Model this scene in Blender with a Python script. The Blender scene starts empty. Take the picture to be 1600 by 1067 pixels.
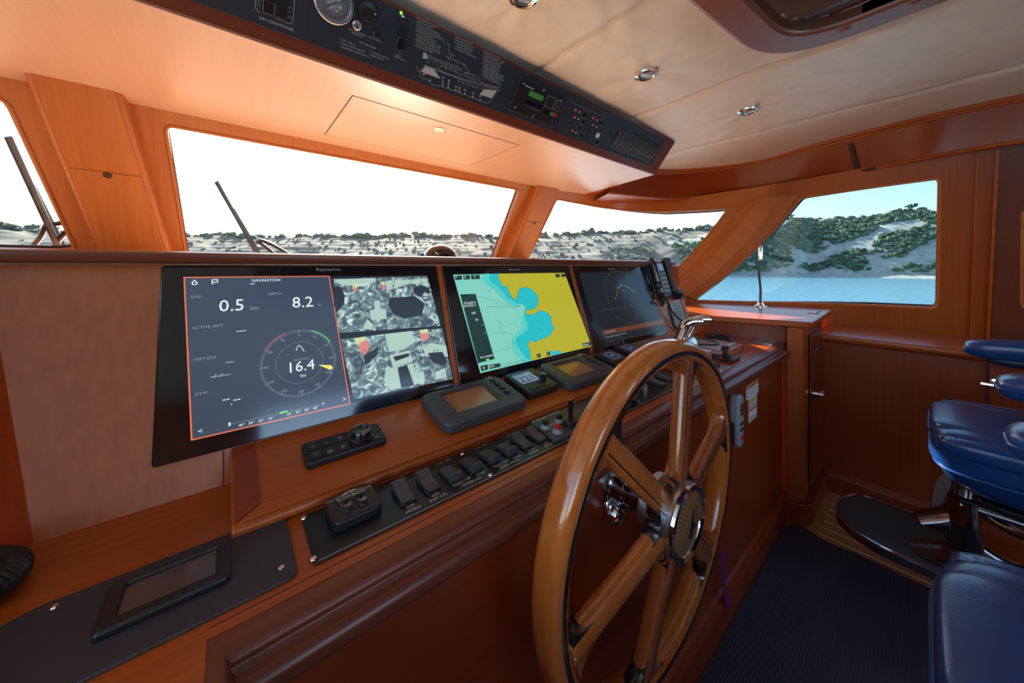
import bpy, bmesh, math, random
from mathutils import Vector, Matrix, noise
from mathutils.geometry import delaunay_2d_cdt
random.seed(7)
R = math.radians
sc = bpy.context.scene
COL = sc.collection

# ------------------------------------------------------------------ camera, sky, sun, exposure
# X = starboard, Y = forward, Z = up; the eye stands at (0, 0, 1.30) above the wheelhouse sole
F, CX, CY, EYE = 533.0, 800.0, 416.0, 1.30
_h = math.hypot(647, 533); SN, CS = 647 / _h, 533 / _h
cam_d = bpy.data.cameras.new('camera'); cam = bpy.data.objects.new('camera', cam_d); COL.objects.link(cam)
cam_d.sensor_width = 36; cam_d.lens = F / 1600 * 36; cam_d.shift_y = -(533.5 - CY) / 1600
cam_d.clip_start = 0.02; cam_d.clip_end = 3000
cam.location = (0, 0, EYE); cam.rotation_euler = (R(90), 0, -math.atan2(CS, SN))
sc.camera = cam
sc.view_settings.view_transform = 'Standard'; sc.view_settings.look = 'None'
sc.view_settings.gamma = 1; sc.view_settings.use_curve_mapping = False
sc.view_settings.exposure = 1.2

world = bpy.data.worlds.new('sky'); sc.world = world; world.use_nodes = True
wn = world.node_tree; wn.nodes.clear()
wo = wn.nodes.new('ShaderNodeOutputWorld'); bg = wn.nodes.new('ShaderNodeBackground')
sky = wn.nodes.new('ShaderNodeTexSky'); sky.sky_type = 'NISHITA'
SUN_EL, SUN_AZ = 29, 21           # azimuth: degrees to starboard of dead ahead
sky.sun_disc = False; sky.sun_elevation = R(SUN_EL); sky.sun_rotation = R(SUN_AZ)
sky.air_density = 1.0; sky.dust_density = 1.3; sky.ozone_density = 1.0
bg.inputs['Strength'].default_value = 0.40
wn.links.new(sky.outputs[0], bg.inputs[0]); wn.links.new(bg.outputs[0], wo.inputs[0])
sun_d = bpy.data.lights.new('sun', 'SUN'); sun = bpy.data.objects.new('sun', sun_d); COL.objects.link(sun)
sun_d.energy = 16.0; sun_d.angle = R(0.6); sun_d.color = (1, .90, .76)
_sd = Vector((math.sin(R(SUN_AZ)) * math.cos(R(SUN_EL)), math.cos(R(SUN_AZ)) * math.cos(R(SUN_EL)), math.sin(R(SUN_EL))))
sun.location = _sd * 60; sun.rotation_euler = _sd.to_track_quat('Z', 'Y').to_euler()

# ------------------------------------------------------------------ measuring helpers
def ray(px, py):
    q = (px - CX) / F
    return Vector((SN * q + CS, -CS * q + SN, (CY - py) / F))
EYEV = Vector((0, 0, EYE))
def atZ(px, py, z): d = ray(px, py); return EYEV + d * ((z - EYE) / d.z)
def atY(px, py, y): d = ray(px, py); return EYEV + d * (y / d.y)
def atX(px, py, x): d = ray(px, py); return EYEV + d * (x / d.x)
class Frame:
    def __init__(s, p0, x, y):
        s.p = Vector(p0); s.x = Vector(x).normalized(); s.n = s.x.cross(Vector(y)).normalized(); s.y = s.n.cross(s.x)
    def to(s, a, b, h=0): return s.p + s.x * a + s.y * b + s.n * h
    def hit(s, px, py, h=0):
        d = ray(px, py); p0 = s.p + s.n * h
        P = EYEV + d * ((p0 - EYEV).dot(s.n) / d.dot(s.n)) - s.p
        return P.dot(s.x), P.dot(s.y)
    def sub(s, a, b, h=0, rot=0):
        c, n = math.cos(rot), math.sin(rot)
        return Frame(s.to(a, b, h), s.x * c + s.y * n, s.y * c - s.x * n)
    def mat(s):
        m = Matrix((s.x, s.y, s.n)).transposed().to_4x4(); m.translation = s.p; return m

# ------------------------------------------------------------------ materials
M = {}
def newmat(name):
    m = bpy.data.materials.new(name); m.use_nodes = True; nt = m.node_tree
    b = nt.nodes['Principled BSDF']; M[name] = m
    return m, nt, b
def plain(name, col, rough=.5, metal=0, coat=0, coatr=.05, bump=0, bscale=200, spec=.5, var=0.08):
    m, nt, b = newmat(name)
    b.inputs['Roughness'].default_value = rough; b.inputs['Metallic'].default_value = metal
    b.inputs['Coat Weight'].default_value = coat; b.inputs['Coat Roughness'].default_value = coatr
    b.inputs['Specular IOR Level'].default_value = spec
    tc = nt.nodes.new('ShaderNodeTexCoord'); nz = nt.nodes.new('ShaderNodeTexNoise')
    nz.inputs['Scale'].default_value = bscale; nz.inputs['Detail'].default_value = 3
    nt.links.new(tc.outputs['Object'], nz.inputs['Vector'])
    mx = nt.nodes.new('ShaderNodeMix'); mx.data_type = 'RGBA'
    mx.inputs[6].default_value = (*[c * (1 - var) for c in col], 1); mx.inputs[7].default_value = (*[min(1, c * (1 + var)) for c in col], 1)
    nt.links.new(nz.outputs[0], mx.inputs[0]); nt.links.new(mx.outputs[2], b.inputs['Base Color'])
    if bump:
        bp = nt.nodes.new('ShaderNodeBump'); bp.inputs['Strength'].default_value = bump; bp.inputs['Distance'].default_value = .002
        nt.links.new(nz.outputs[0], bp.inputs['Height']); nt.links.new(bp.outputs[0], b.inputs['Normal'])
    return m
def wood(name, dark, light, axis='x', rough=.32, coat=.22, coatr=.22, scale=1.0, streak=.68):
    m, nt, b = newmat(name)
    L = nt.links.new
    tc = nt.nodes.new('ShaderNodeTexCoord'); mp = nt.nodes.new('ShaderNodeMapping')
    s = {'x': (1.2, 55, 55), 'y': (55, 1.2, 55), 'z': (55, 55, 1.2), 'rake': (55, 1.6, 1.2), 'side': (1.6, 55, 1.2)}[axis]
    mp.inputs['Scale'].default_value = [v * scale for v in s]
    L(tc.outputs['Object'], mp.inputs[0])
    n1 = nt.nodes.new('ShaderNodeTexNoise'); n1.inputs['Scale'].default_value = 1.6; n1.inputs['Detail'].default_value = 6; n1.inputs['Distortion'].default_value = .12
    L(mp.outputs[0], n1.inputs['Vector'])
    n2 = nt.nodes.new('ShaderNodeTexNoise'); n2.inputs['Scale'].default_value = 1.4; n2.inputs['Detail'].default_value = 2
    L(tc.outputs['Object'], n2.inputs['Vector'])
    ad = nt.nodes.new('ShaderNodeMath'); ad.operation = 'MULTIPLY_ADD'; ad.inputs[1].default_value = streak
    L(n1.outputs[0], ad.inputs[0])
    sb = nt.nodes.new('ShaderNodeMath'); sb.operation = 'MULTIPLY'; sb.inputs[1].default_value = 1 - streak
    L(n2.outputs[0], sb.inputs[0]); L(sb.outputs[0], ad.inputs[2])
    cr = nt.nodes.new('ShaderNodeValToRGB'); cr.color_ramp.elements[0].position = .22; cr.color_ramp.elements[1].position = .78
    cr.color_ramp.elements[0].color = (*dark, 1); cr.color_ramp.elements[1].color = (*light, 1)
    L(ad.outputs[0], cr.inputs[0]); L(cr.outputs[0], b.inputs['Base Color'])
    b.inputs['Roughness'].default_value = rough; b.inputs['Coat Weight'].default_value = coat; b.inputs['Coat Roughness'].default_value = coatr; b.inputs['Specular IOR Level'].default_value = .38
    bp = nt.nodes.new('ShaderNodeBump'); bp.inputs['Strength'].default_value = .06; bp.inputs['Distance'].default_value = .001
    L(n1.outputs[0], bp.inputs['Height']); L(bp.outputs[0], b.inputs['Normal'])
    return m
def emit(name, col, st=1.0, rough=.12):
    m, nt, b = newmat(name)
    b.inputs['Base Color'].default_value = (*[c * .05 for c in col], 1); b.inputs['Roughness'].default_value = rough
    b.inputs['Emission Color'].default_value = (*col, 1); b.inputs['Emission Strength'].default_value = st / 2 ** sc.view_settings.exposure
    return m
CH_D, CH_L = (.30, .052, .006), (.48, .100, .012)
for ax in 'xyz':
    wood('cherry_' + ax, CH_D, CH_L, ax)
wood('cherry_rake', (.37, .092, .016), (.55, .165, .036), 'rake')  # paler cherry for the front, window light mixed into the wood colour
wood('cherry_side', (.25, .046, .006), (.39, .088, .012), 'side')  # darker cherry for the side wall, shade mixed into the wood colour
wood('cherry_sheen', (.30, .060, .012), (.46, .115, .024), 'z', rough=.36, coat=.9, coatr=.34)
wood('cherry_dash', (.55, .36, .22), (.64, .44, .29), 'x')  # unseen dashboard made cream to bounce neutral light onto soffit and pillars
wood('cherry_soffit', (.62, .35, .235), (.71, .44, .31), 'y', rough=.36, coat=.45, coatr=.3)  # cherry paled, bounced light and sheen mixed into the underside colour
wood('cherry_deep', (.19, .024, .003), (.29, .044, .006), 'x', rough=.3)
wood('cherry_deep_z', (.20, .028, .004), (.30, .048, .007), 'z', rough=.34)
wood('mahogany', (.11, .024, .012), (.17, .04, .02), 'x', rough=.35)
wood('hatch_wood', (.22, .07, .04), (.30, .10, .06), 'x', rough=.3)
wood('wheel_teak', (.36, .085, .012), (.56, .170, .030), 'z', rough=.22, coat=1, coatr=.03, scale=.8)
wood('wheel_mahogany', (.25, .055, .012), (.38, .10, .024), 'z', rough=.22, coat=1, coatr=.03, scale=1.3)
plain('ebony', (.012, .008, .007), .25, coat=.8, coatr=.04)
plain('chrome', (.80, .80, .82), .08, 1, bscale=20, var=.02)
plain('satin_steel', (.55, .56, .58), .32, 1, bscale=60)
plain('cast_grey', (.34, .33, .33), .4, .2)
plain('gunmetal', (.06, .06, .06), .3, .8)
plain('dark_chrome', (.30, .29, .29), .16, 1, bscale=20)
plain('black_plastic', (.012, .012, .014), .38, bump=.1, bscale=600)
plain('black_gloss', (.008, .008, .01), .08, coat=.6)
plain('navy_panel', (.018, .026, .042), .42, bump=.08, bscale=700)
plain('plate_black', (.022, .023, .026), .30, .35, bump=.1, bscale=500)
plain('charcoal', (.055, .057, .066), .42, bump=.05, bscale=500)
plain('slate_plate', (.035, .034, .044), .5, bump=.08, bscale=600)
plain('grey_plastic', (.26, .29, .33), .35)
plain('white_print', (.75, .75, .74), .6)
plain('grey_print', (.42, .43, .44), .6)
plain('orange_print', (.72, .13, .04), .5)
plain('yellow_print', (.70, .58, .10), .5)
plain('red_plastic', (.55, .02, .025), .3)
plain('green_plastic', (.02, .30, .14), .3)
plain('gold_face', (.55, .32, .12), .3, .8, bscale=30)
plain('gauge_face', (.62, .62, .66), .35)
plain('purple_ribbon', (.16, .012, .12), .5)
plain('seam_dark', (.05, .014, .007), .6)
plain('mat_blue', (.014, .018, .028), .75)
plain('tread_black', (.045, .054, .064), .62, bump=.6, bscale=420)
plain('white_deck', (.80, .80, .78), .4)
plain('beige_frame', (.55, .5, .42), .5)
plain('speaker_grey', (.30, .36, .40), .4)
plain('lens_grey', (.35, .42, .50), .12, .3)
plain('amber_lcd', (.42, .17, .065), .22, .0, coat=.35, coatr=.05)
plain('dead_lcd', (.12, .07, .07), .14, coat=.5)
emit('lcd_blue', (.15, .21, .31), 1.0, .45)
emit('lcd_dim', (.016, .018, .040), 1.0, .4)
emit('led_green', (.25, 1, .05), 2.0)
emit('led_red', (.9, .06, .05), .6)
emit('led_yellow', (.8, .8, .05), .9)
emit('lcd_green', (.03, .10, .02), 1.0)
emit('scr_white', (.80, .92, .88), 1.0)
emit('scr_grey', (.26, .32, .36), 1.0)
emit('scr_orange', (.90, .20, .09), .9)
emit('scr_yellow', (.95, .82, .15), 1.0)
emit('scr_green', (.15, .80, .16), .9)
emit('scr_red', (.60, .08, .10), .9)
emit('scr_ring', (.09, .125, .18), 1.0)
emit('scr_nav', (.050, .072, .115), 1.0)
emit('scr_dark', (.020, .028, .045), 1.0)
emit('scr_radar', (.012, .018, .025), 1.0)
emit('chart_deep', (.22, .62, .52), 1.0)
emit('chart_mid', (.10, .60, .56), 1.0)
emit('chart_shallow', (.02, .50, .55), 1.0)
emit('chart_edge', (.015, .33, .42), 1.0)
emit('chart_land', (.46, .43, .03), 1.0)
emit('chart_line', (.06, .26, .26), 1.0)
emit('chart_ui', (.015, .045, .045), 1.0)
emit('radar_trace', (.28, .30, .05), 1.0)
emit('radar_bar', (.12, .045, .022), 1.0)
emit('cam_pale', (.42, .60, .52), 1.0)
emit('cam_mid', (.20, .31, .29), 1.0)
emit('cam_dark', (.030, .042, .062), 1.0)
emit('cam_red', (.70, .24, .22), 1.0)
emit('cam_cream', (.62, .68, .38), 1.0)

def leather(name, col, rough, bsc, bst, wr=0):
    m, nt, b = newmat(name); L = nt.links.new
    tc = nt.nodes.new('ShaderNodeTexCoord')
    vo = nt.nodes.new('ShaderNodeTexVoronoi'); vo.inputs['Scale'].default_value = bsc
    nz = nt.nodes.new('ShaderNodeTexNoise'); nz.inputs['Scale'].default_value = 9; nz.inputs['Detail'].default_value = 5; nz.inputs['Distortion'].default_value = 1.2
    L(tc.outputs['Object'], vo.inputs['Vector']); L(tc.outputs['Object'], nz.inputs['Vector'])
    ad = nt.nodes.new('ShaderNodeMath'); ad.operation = 'MULTIPLY_ADD'; ad.inputs[1].default_value = wr
    L(nz.outputs[0], ad.inputs[0]); L(vo.outputs['Distance'], ad.inputs[2])
    bp = nt.nodes.new('ShaderNodeBump'); bp.inputs['Strength'].default_value = bst; bp.inputs['Distance'].default_value = .004
    L(ad.outputs[0], bp.inputs['Height']); L(bp.outputs[0], b.inputs['Normal'])
    mx = nt.nodes.new('ShaderNodeMix'); mx.data_type = 'RGBA'
    mx.inputs[6].default_value = (*[c * .85 for c in col], 1); mx.inputs[7].default_value = (*[c * 1.12 for c in col], 1)
    L(nz.outputs[0], mx.inputs[0]); L(mx.outputs[2], b.inputs['Base Color'])
    b.inputs['Roughness'].default_value = rough; b.inputs['Coat Weight'].default_value = .15; b.inputs['Coat Roughness'].default_value = .3
leather('blue_leather', (.010, .062, .240), .24, 260, .05, 1.2)
leather('blue_vinyl', (.006, .022, .080), .42, 300, .08, .5)
leather('cream_leather', (.82, .71, .60), .42, 220, .10, 2.0)

def glass(name, tint):
    m, nt, b = newmat(name); nt.nodes.remove(b); L = nt.links.new
    tr = nt.nodes.new('ShaderNodeBsdfTransparent'); tr.inputs[0].default_value = (*tint, 1)
    gl = nt.nodes.new('ShaderNodeBsdfGlossy'); gl.inputs['Roughness'].default_value = 0
    fr = nt.nodes.new('ShaderNodeFresnel'); fr.inputs[0].default_value = 1.3
    mx = nt.nodes.new('ShaderNodeMixShader'); L(fr.outputs[0], mx.inputs[0]); L(tr.outputs[0], mx.inputs[1]); L(gl.outputs[0], mx.inputs[2])
    L(mx.outputs[0], nt.nodes['Material Output'].inputs[0])
glass('clear_glass', (.45, .47, .47)); glass('tinted_glass', (.19, .25, .285)); glass('smoked_glass', (.12, .08, .10))  # front and side tints darken the outdoor view to balance the cabin

# ------------------------------------------------------------------ object helpers
ORG = {}
def thing(name, label, cat, loc, group=None):
    o = bpy.data.objects.new(name, None); COL.objects.link(o); o.location = loc; o.empty_display_size = .02
    o['label'] = label; o['category'] = cat
    if group: o['group'] = group
    ORG[o] = Vector(loc); return o
def mk(name, bm, mat, parent=None, smooth=35, bevel=0, seg=2, label=None, subsurf=0, origin=None):
    me = bpy.data.meshes.new(name)
    if origin is None:
        if parent is not None: org = ORG[parent]
        else:
            vs = [v.co for v in bm.verts]
            org = Vector((sum(v.x for v in vs) / len(vs), sum(v.y for v in vs) / len(vs), min(v.z for v in vs)))
    else: org = Vector(origin)
    bmesh.ops.translate(bm, verts=bm.verts, vec=-org)
    bm.to_mesh(me); bm.free()
    for mt in (mat if isinstance(mat, (list, tuple)) else [mat]): me.materials.append(M[mt])
    if smooth:
        for p in me.polygons: p.use_smooth = True
        me.set_sharp_from_angle(angle=R(smooth))
    o = bpy.data.objects.new(name, me); COL.objects.link(o); ORG[o] = org
    if parent is not None: o.parent = parent; o.location = org - ORG[parent]
    else: o.location = org
    if bevel:
        b = o.modifiers.new('bevel', 'BEVEL'); b.width = bevel; b.segments = seg; b.limit_method = 'ANGLE'; b.angle_limit = R(40)
    if subsurf:
        s = o.modifiers.new('subsurf', 'SUBSURF'); s.levels = subsurf; s.render_levels = subsurf
    if label: o['label'] = label
    return o
def tag(o, label, cat, group=None, kind=None):
    o['label'] = label; o['category'] = cat
    if group: o['group'] = group
    if kind: o['kind'] = kind
    return o
def structure(name, bm, mat, label, cat, **k):
    o = mk(name, bm, mat, None, **k); o['kind'] = 'structure'; o['label'] = label; o['category'] = cat; return o
def B(): return bmesh.new()
def face(bm, pts):
    try: return bm.faces.new([bm.verts.new(p) for p in pts])
    except ValueError: return None
WORLD = Frame((0, 0, 0), (1, 0, 0), (0, 1, 0))
def prism(bm, fr, pts, h0, h1, mi=0):
    if h1 < h0: h0, h1 = h1, h0
    A = sum(p[0] * q[1] - q[0] * p[1] for p, q in zip(pts, pts[1:] + pts[:1]))
    if A < 0: pts = pts[::-1]
    lo = [bm.verts.new(fr.to(a, b, h0)) for a, b in pts]; hi = [bm.verts.new(fr.to(a, b, h1)) for a, b in pts]
    n = len(pts); fs = [bm.faces.new(hi), bm.faces.new(lo[::-1])]
    for i in range(n): j = (i + 1) % n; fs.append(bm.faces.new((lo[i], lo[j], hi[j], hi[i])))
    for f in fs: f.material_index = mi
def rect(a0, b0, a1, b1, r=0, seg=5):
    if a1 < a0: a0, a1 = a1, a0
    if b1 < b0: b0, b1 = b1, b0
    if r <= 0: return [(a0, b0), (a1, b0), (a1, b1), (a0, b1)]
    out = []
    for cx, cy, s in ((a1 - r, b1 - r, 0), (a0 + r, b1 - r, 90), (a0 + r, b0 + r, 180), (a1 - r, b0 + r, 270)):
        for i in range(seg + 1):
            t = R(s + 90 * i / seg); out.append((cx + r * math.cos(t), cy + r * math.sin(t)))
    return out
def rnd(pts, r, seg=5):
    """round the corners of a polygon; r may be one radius or one per corner"""
    out = []; n = len(pts)
    for i in range(n):
        p = Vector(pts[i]).to_2d(); a = Vector(pts[i - 1]).to_2d(); b = Vector(pts[(i + 1) % n]).to_2d()
        rr = r[i] if isinstance(r, list) else r
        u = (a - p); v = (b - p); k = min(rr, u.length * .45, v.length * .45)
        if k < 1e-5: out.append(tuple(p)); continue
        A = p + u.normalized() * k; Bq = p + v.normalized() * k
        for s in range(seg + 1):
            t = s / seg; out.append(tuple(A * (1 - t) ** 2 + p * 2 * t * (1 - t) + Bq * t * t))
    return out
def circ(a, b, r, n=24, r2=None): return [(a + r * math.cos(2 * math.pi * i / n), b + (r2 or r) * math.sin(2 * math.pi * i / n)) for i in range(n)]
def box(bm, x0, y0, z0, x1, y1, z1): prism(bm, WORLD, rect(x0, y0, x1, y1), z0, z1)
def inside(p, poly):
    c = False; j = len(poly) - 1
    for i in range(len(poly)):
        if (poly[i][1] > p[1]) != (poly[j][1] > p[1]) and p[0] < (poly[j][0] - poly[i][0]) * (p[1] - poly[i][1]) / (poly[j][1] - poly[i][1]) + poly[i][0]: c = not c
        j = i
    return c
def sheet(bm, fr, pts, h, mi=0):
    A = sum(p[0] * q[1] - q[0] * p[1] for p, q in zip(pts, pts[1:] + pts[:1]))
    if A < 0: pts = pts[::-1]
    if len(pts) <= 4:
        f = bm.faces.new([bm.verts.new(fr.to(a, b, h)) for a, b in pts]); f.material_index = mi; return
    n = len(pts); rv, _e, rf, *_r = delaunay_2d_cdt([Vector(p).to_2d() for p in pts], [(i, (i + 1) % n) for i in range(n)], [], 0, 1e-7)
    V = {}
    for f in rf:
        c = (sum(rv[i].x for i in f) / 3, sum(rv[i].y for i in f) / 3)
        if not inside(c, pts): continue
        for i in f:
            if i not in V: V[i] = bm.verts.new(fr.to(rv[i].x, rv[i].y, h))
        bm.faces.new([V[i] for i in f]).material_index = mi
def ringplate(bm, fr, outer, inner, h0, h1):
    """plate with a hole; outer and inner have the same number of points"""
    n = len(outer)
    V = [[bm.verts.new(fr.to(a, b, h)) for a, b in P] for P, h in ((outer, h1), (inner, h1), (inner, h0), (outer, h0))]
    for i in range(n):
        j = (i + 1) % n
        for k in range(4):
            A, C = V[k], V[(k + 1) % 4]
            bm.faces.new((A[i], A[j], C[j], C[i]))
    bmesh.ops.recalc_face_normals(bm, faces=bm.faces)
def lathe(bm, fr, prof, n=28, cap=True):
    rings = []
    for r, h in prof:
        rings.append([bm.verts.new(fr.to(r * math.cos(2 * math.pi * i / n), r * math.sin(2 * math.pi * i / n), h)) for i in range(n)])
    for A, C in zip(rings, rings[1:]):
        for i in range(n): j = (i + 1) % n; bm.faces.new((A[i], A[j], C[j], C[i]))
    if cap: bm.faces.new(rings[0][::-1]); bm.faces.new(rings[-1])
def tube(bm, pts, r, n=10, closed=False, flat=None):
    pts = [Vector(p) for p in pts]; N = len(pts); rings = []; up = None
    for i, p in enumerate(pts):
        a = pts[i - 1] if (i or closed) else p; b = pts[(i + 1) % N] if (i < N - 1 or closed) else p
        t = (b - a).normalized()
        if up is None: up = t.orthogonal().normalized() if flat is None else (Vector(flat) - t * t.dot(Vector(flat))).normalized()
        else: up = (up - t * t.dot(up)).normalized()
        s = t.cross(up); rr = r[i] if isinstance(r, list) else r
        r1, r2 = rr if isinstance(rr, tuple) else (rr, rr)
        rings.append([bm.verts.new(p + up * r1 * math.cos(2 * math.pi * k / n) + s * r2 * math.sin(2 * math.pi * k / n)) for k in range(n)])
    for i in range(N if closed else N - 1):
        A, C = rings[i], rings[(i + 1) % N]
        for k in range(n): j = (k + 1) % n; bm.faces.new((A[k], A[j], C[j], C[k]))
    if not closed: bm.faces.new(rings[0][::-1]); bm.faces.new(rings[-1])
def smooth_path(pts, sub=6):
    P = [Vector(p) for p in pts]; out = []
    for i in range(len(P) - 1):
        p0 = P[max(i - 1, 0)]; p1 = P[i]; p2 = P[i + 1]; p3 = P[min(i + 2, len(P) - 1)]
        for s in range(sub):
            t = s / sub
            out.append(.5 * ((2 * p1) + (p2 - p0) * t + (2 * p0 - 5 * p1 + 4 * p2 - p3) * t * t + (3 * p1 - p0 - 3 * p2 + p3) * t ** 3))
    out.append(P[-1]); return out
def loft(bm, rows, closed=False):
    V = [[bm.verts.new(p) for p in row] for row in rows]
    for A, C in zip(V, V[1:]):
        n = len(A)
        for i in range(n if closed else n - 1):
            j = (i + 1) % n; bm.faces.new((A[i], A[j], C[j], C[i]))
    return V
def strip(bm, fr, pts, w, h, mi=0, closed=False):
    """flat printed line"""
    n = len(pts)
    for i in range(n if closed else n - 1):
        p = Vector(pts[i]); q = Vector(pts[(i + 1) % n]); d = (q - p)
        if d.length < 1e-6: continue
        d.normalize(); o = Vector((-d.y, d.x)) * w / 2; e = d * w * .3
        sheet(bm, fr, [tuple(p - e - o), tuple(q + e - o), tuple(q + e + o), tuple(p - e + o)], h, mi)
_TX = {}
def glyphs(s):
    if s in _TX: return _TX[s]
    cu = bpy.data.curves.new('lettering', 'FONT'); cu.body = s; cu.size = 1; cu.resolution_u = 2
    o = bpy.data.objects.new('lettering', cu); COL.objects.link(o)
    bpy.context.view_layer.update()
    me = bpy.data.meshes.new_from_object(o.evaluated_get(bpy.context.evaluated_depsgraph_get()))
    vs = [v.co.copy() for v in me.vertices]; fs = [list(p.vertices) for p in me.polygons]
    bpy.data.meshes.remove(me); bpy.data.objects.remove(o); bpy.data.curves.remove(cu)
    w = (min(v.x for v in vs), max(v.x for v in vs)) if vs else (0, 0)
    _TX[s] = (vs, fs, w); return _TX[s]
def text(bm, fr, a, b, s, size, h, align='l', rot=0, mi=0, sx=1.0):
    vs, fs, (x0, x1) = glyphs(s)
    off = {'l': -x0, 'c': -(x0 + x1) / 2, 'r': -x1}[align]; c, n = math.cos(rot), math.sin(rot)
    nv = []
    for v in vs:
        x, y = (v.x + off) * size * sx, v.y * size
        nv.append(bm.verts.new(fr.to(a + x * c - y * n, b + x * n + y * c, h)))
    for f in fs:
        try: bm.faces.new([nv[i] for i in f]).material_index = mi
        except ValueError: pass
    return (x1 - x0) * size * sx
def cushion(bm, c, s, ex=.35, n=26, m=14, fn=None, fr=None):
    """soft superellipsoid block; c centre, s half sizes, ex small = boxier"""
    def sp(v, e): return math.copysign(abs(v) ** e, v)
    rows = []
    for i in range(m + 1):
        ph = -math.pi / 2 + math.pi * i / m; row = []
        for k in range(n):
            th = 2 * math.pi * k / n
            p = Vector((s[0] * sp(math.cos(ph), ex * 1.1) * sp(math.cos(th), ex), s[1] * sp(math.cos(ph), ex * 1.1) * sp(math.sin(th), ex), s[2] * sp(math.sin(ph), ex * 1.5)))
            if fn: p = fn(p)
            row.append(Vector(c) + (p if fr is None else fr.x * p.x + fr.y * p.y + fr.n * p.z))
        rows.append(row)
    loft(bm, rows, closed=True)
    bmesh.ops.remove_doubles(bm, verts=bm.verts, dist=1e-5)
# ------------------------------------------------------------------ the wheelhouse: raked front wall running round into the starboard side
WB = [(-2.6, 2.668), (-.6, 2.668), (1.2, 2.668), (1.9, 2.66), (2.35, 2.45), (2.62, 1.95), (2.74, 1.4), (2.86, 1.0), (3.02, .68), (3.13, .4), (3.17, .1), (3.17, -.6), (3.17, -2.2)]
WT = [(-2.6, 1.99), (-.6, 1.99), (1.2, 1.99), (2.0, 1.99), (2.62, 1.90), (2.95, 1.62), (3.06, 1.28), (3.08, .98), (3.06, .70), (3.02, .42), (2.96, .1), (2.94, -.6), (2.94, -2.2)]
def _cr(P, u):
    i = max(0, min(int(u), len(P) - 2)); t = u - i
    p0, p1, p2, p3 = [Vector(P[max(0, min(k, len(P) - 1))]) for k in (i - 1, i, i + 1, i + 2)]
    return .5 * ((2 * p1) + (p2 - p0) * t + (2 * p0 - 5 * p1 + 4 * p2 - p3) * t * t + (3 * p1 - p0 - 3 * p2 + p3) * t ** 3)
def WS(u, v, off=0):
    a = _cr(WB, u); b = _cr(WT, u); p = a.lerp(b, v)
    P = Vector((p.x, p.y, 1.0 + .9 * v))
    if off:
        e = 1e-3
        n = (WS(u + e, v) - WS(u - e, v)).cross(WS(u, v + e) - WS(u, v - e)).normalized()
        P = P - n * off if n.y < -.0 or (n.x < 0) else P + n * off
    return P
def proj(P):
    w = P - EYEV; r = w.x * SN - w.y * CS; d = w.x * CS + w.y * SN
    return CX + F * r / d, CY - F * w.z / d, d
_G = []
for _i in range(0, 241):
    for _j in range(-4, 25):
        _u, _v = _i * 12 / 240, _j / 20
        _p = proj(WS(_u, _v))
        if _p[2] > .05: _G.append((_p[0], _p[1], _u, _v))
def whit(px, py):
    g = min(_G, key=lambda t: (t[0] - px) ** 2 + (t[1] - py) ** 2); u, v = g[2], g[3]
    for _ in range(12):
        x, y, _d = proj(WS(u, v)); e = 1e-3
        xu, yu, _d = proj(WS(u + e, v)); xv, yv, _d = proj(WS(u, v + e))
        a, b, c, d = (xu - x) / e, (xv - x) / e, (yu - y) / e, (yv - y) / e
        D = a * d - b * c
        if abs(D) < 1e-9: break
        fx, fy = px - x, py - y
        u += max(-.3, min(.3, (fx * d - b * fy) / D)); v += max(-.3, min(.3, (a * fy - c * fx) / D))
        u = max(0, min(11.99, u))
    return u, v
def dens(poly, k=6):
    out = []
    for i in range(len(poly)):
        a = Vector(poly[i]).to_2d(); b = Vector(poly[(i + 1) % len(poly)]).to_2d()
        n = max(1, min(k, int((b - a).length / .08)))
        for s in range(n): out.append(tuple(a.lerp(b, s / n)))
    return out
def wpoly(px, r=12): return dens([whit(*p) for p in rnd(px, r, 4)])
H2 = wpoly([(257, 195), (813.5, 297), (770, 411), (293, 411)], [14, 9, 3, 3])
_a, _b = whit(122, 397), whit(2, 136)
_b = (_b[0], .988)
H1 = dens(rnd([(_a[0], _a[1]), (_b[0], _b[1]), (.45, _b[1]), (.45, _a[1])], .045, 5))
H3 = wpoly([(870, 311), (909, 318.5), (975, 328), (1040, 330.5), (1139, 325), (1036, 440), (817, 420)], [5, 4, 4, 4, 7, 3, 3])
H4 = wpoly([(1083, 469.5), (1253, 308.5), (1468, 278.5), (1464, 482)], [9, 5, 9, 10])
H5 = wpoly([(1597, 330), (1780, 300), (1770, 505), (1596, 481)], [8, 4, 4, 10])
HD = []
HOLES = [H1, H2, H3, H4, H5]
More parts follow.
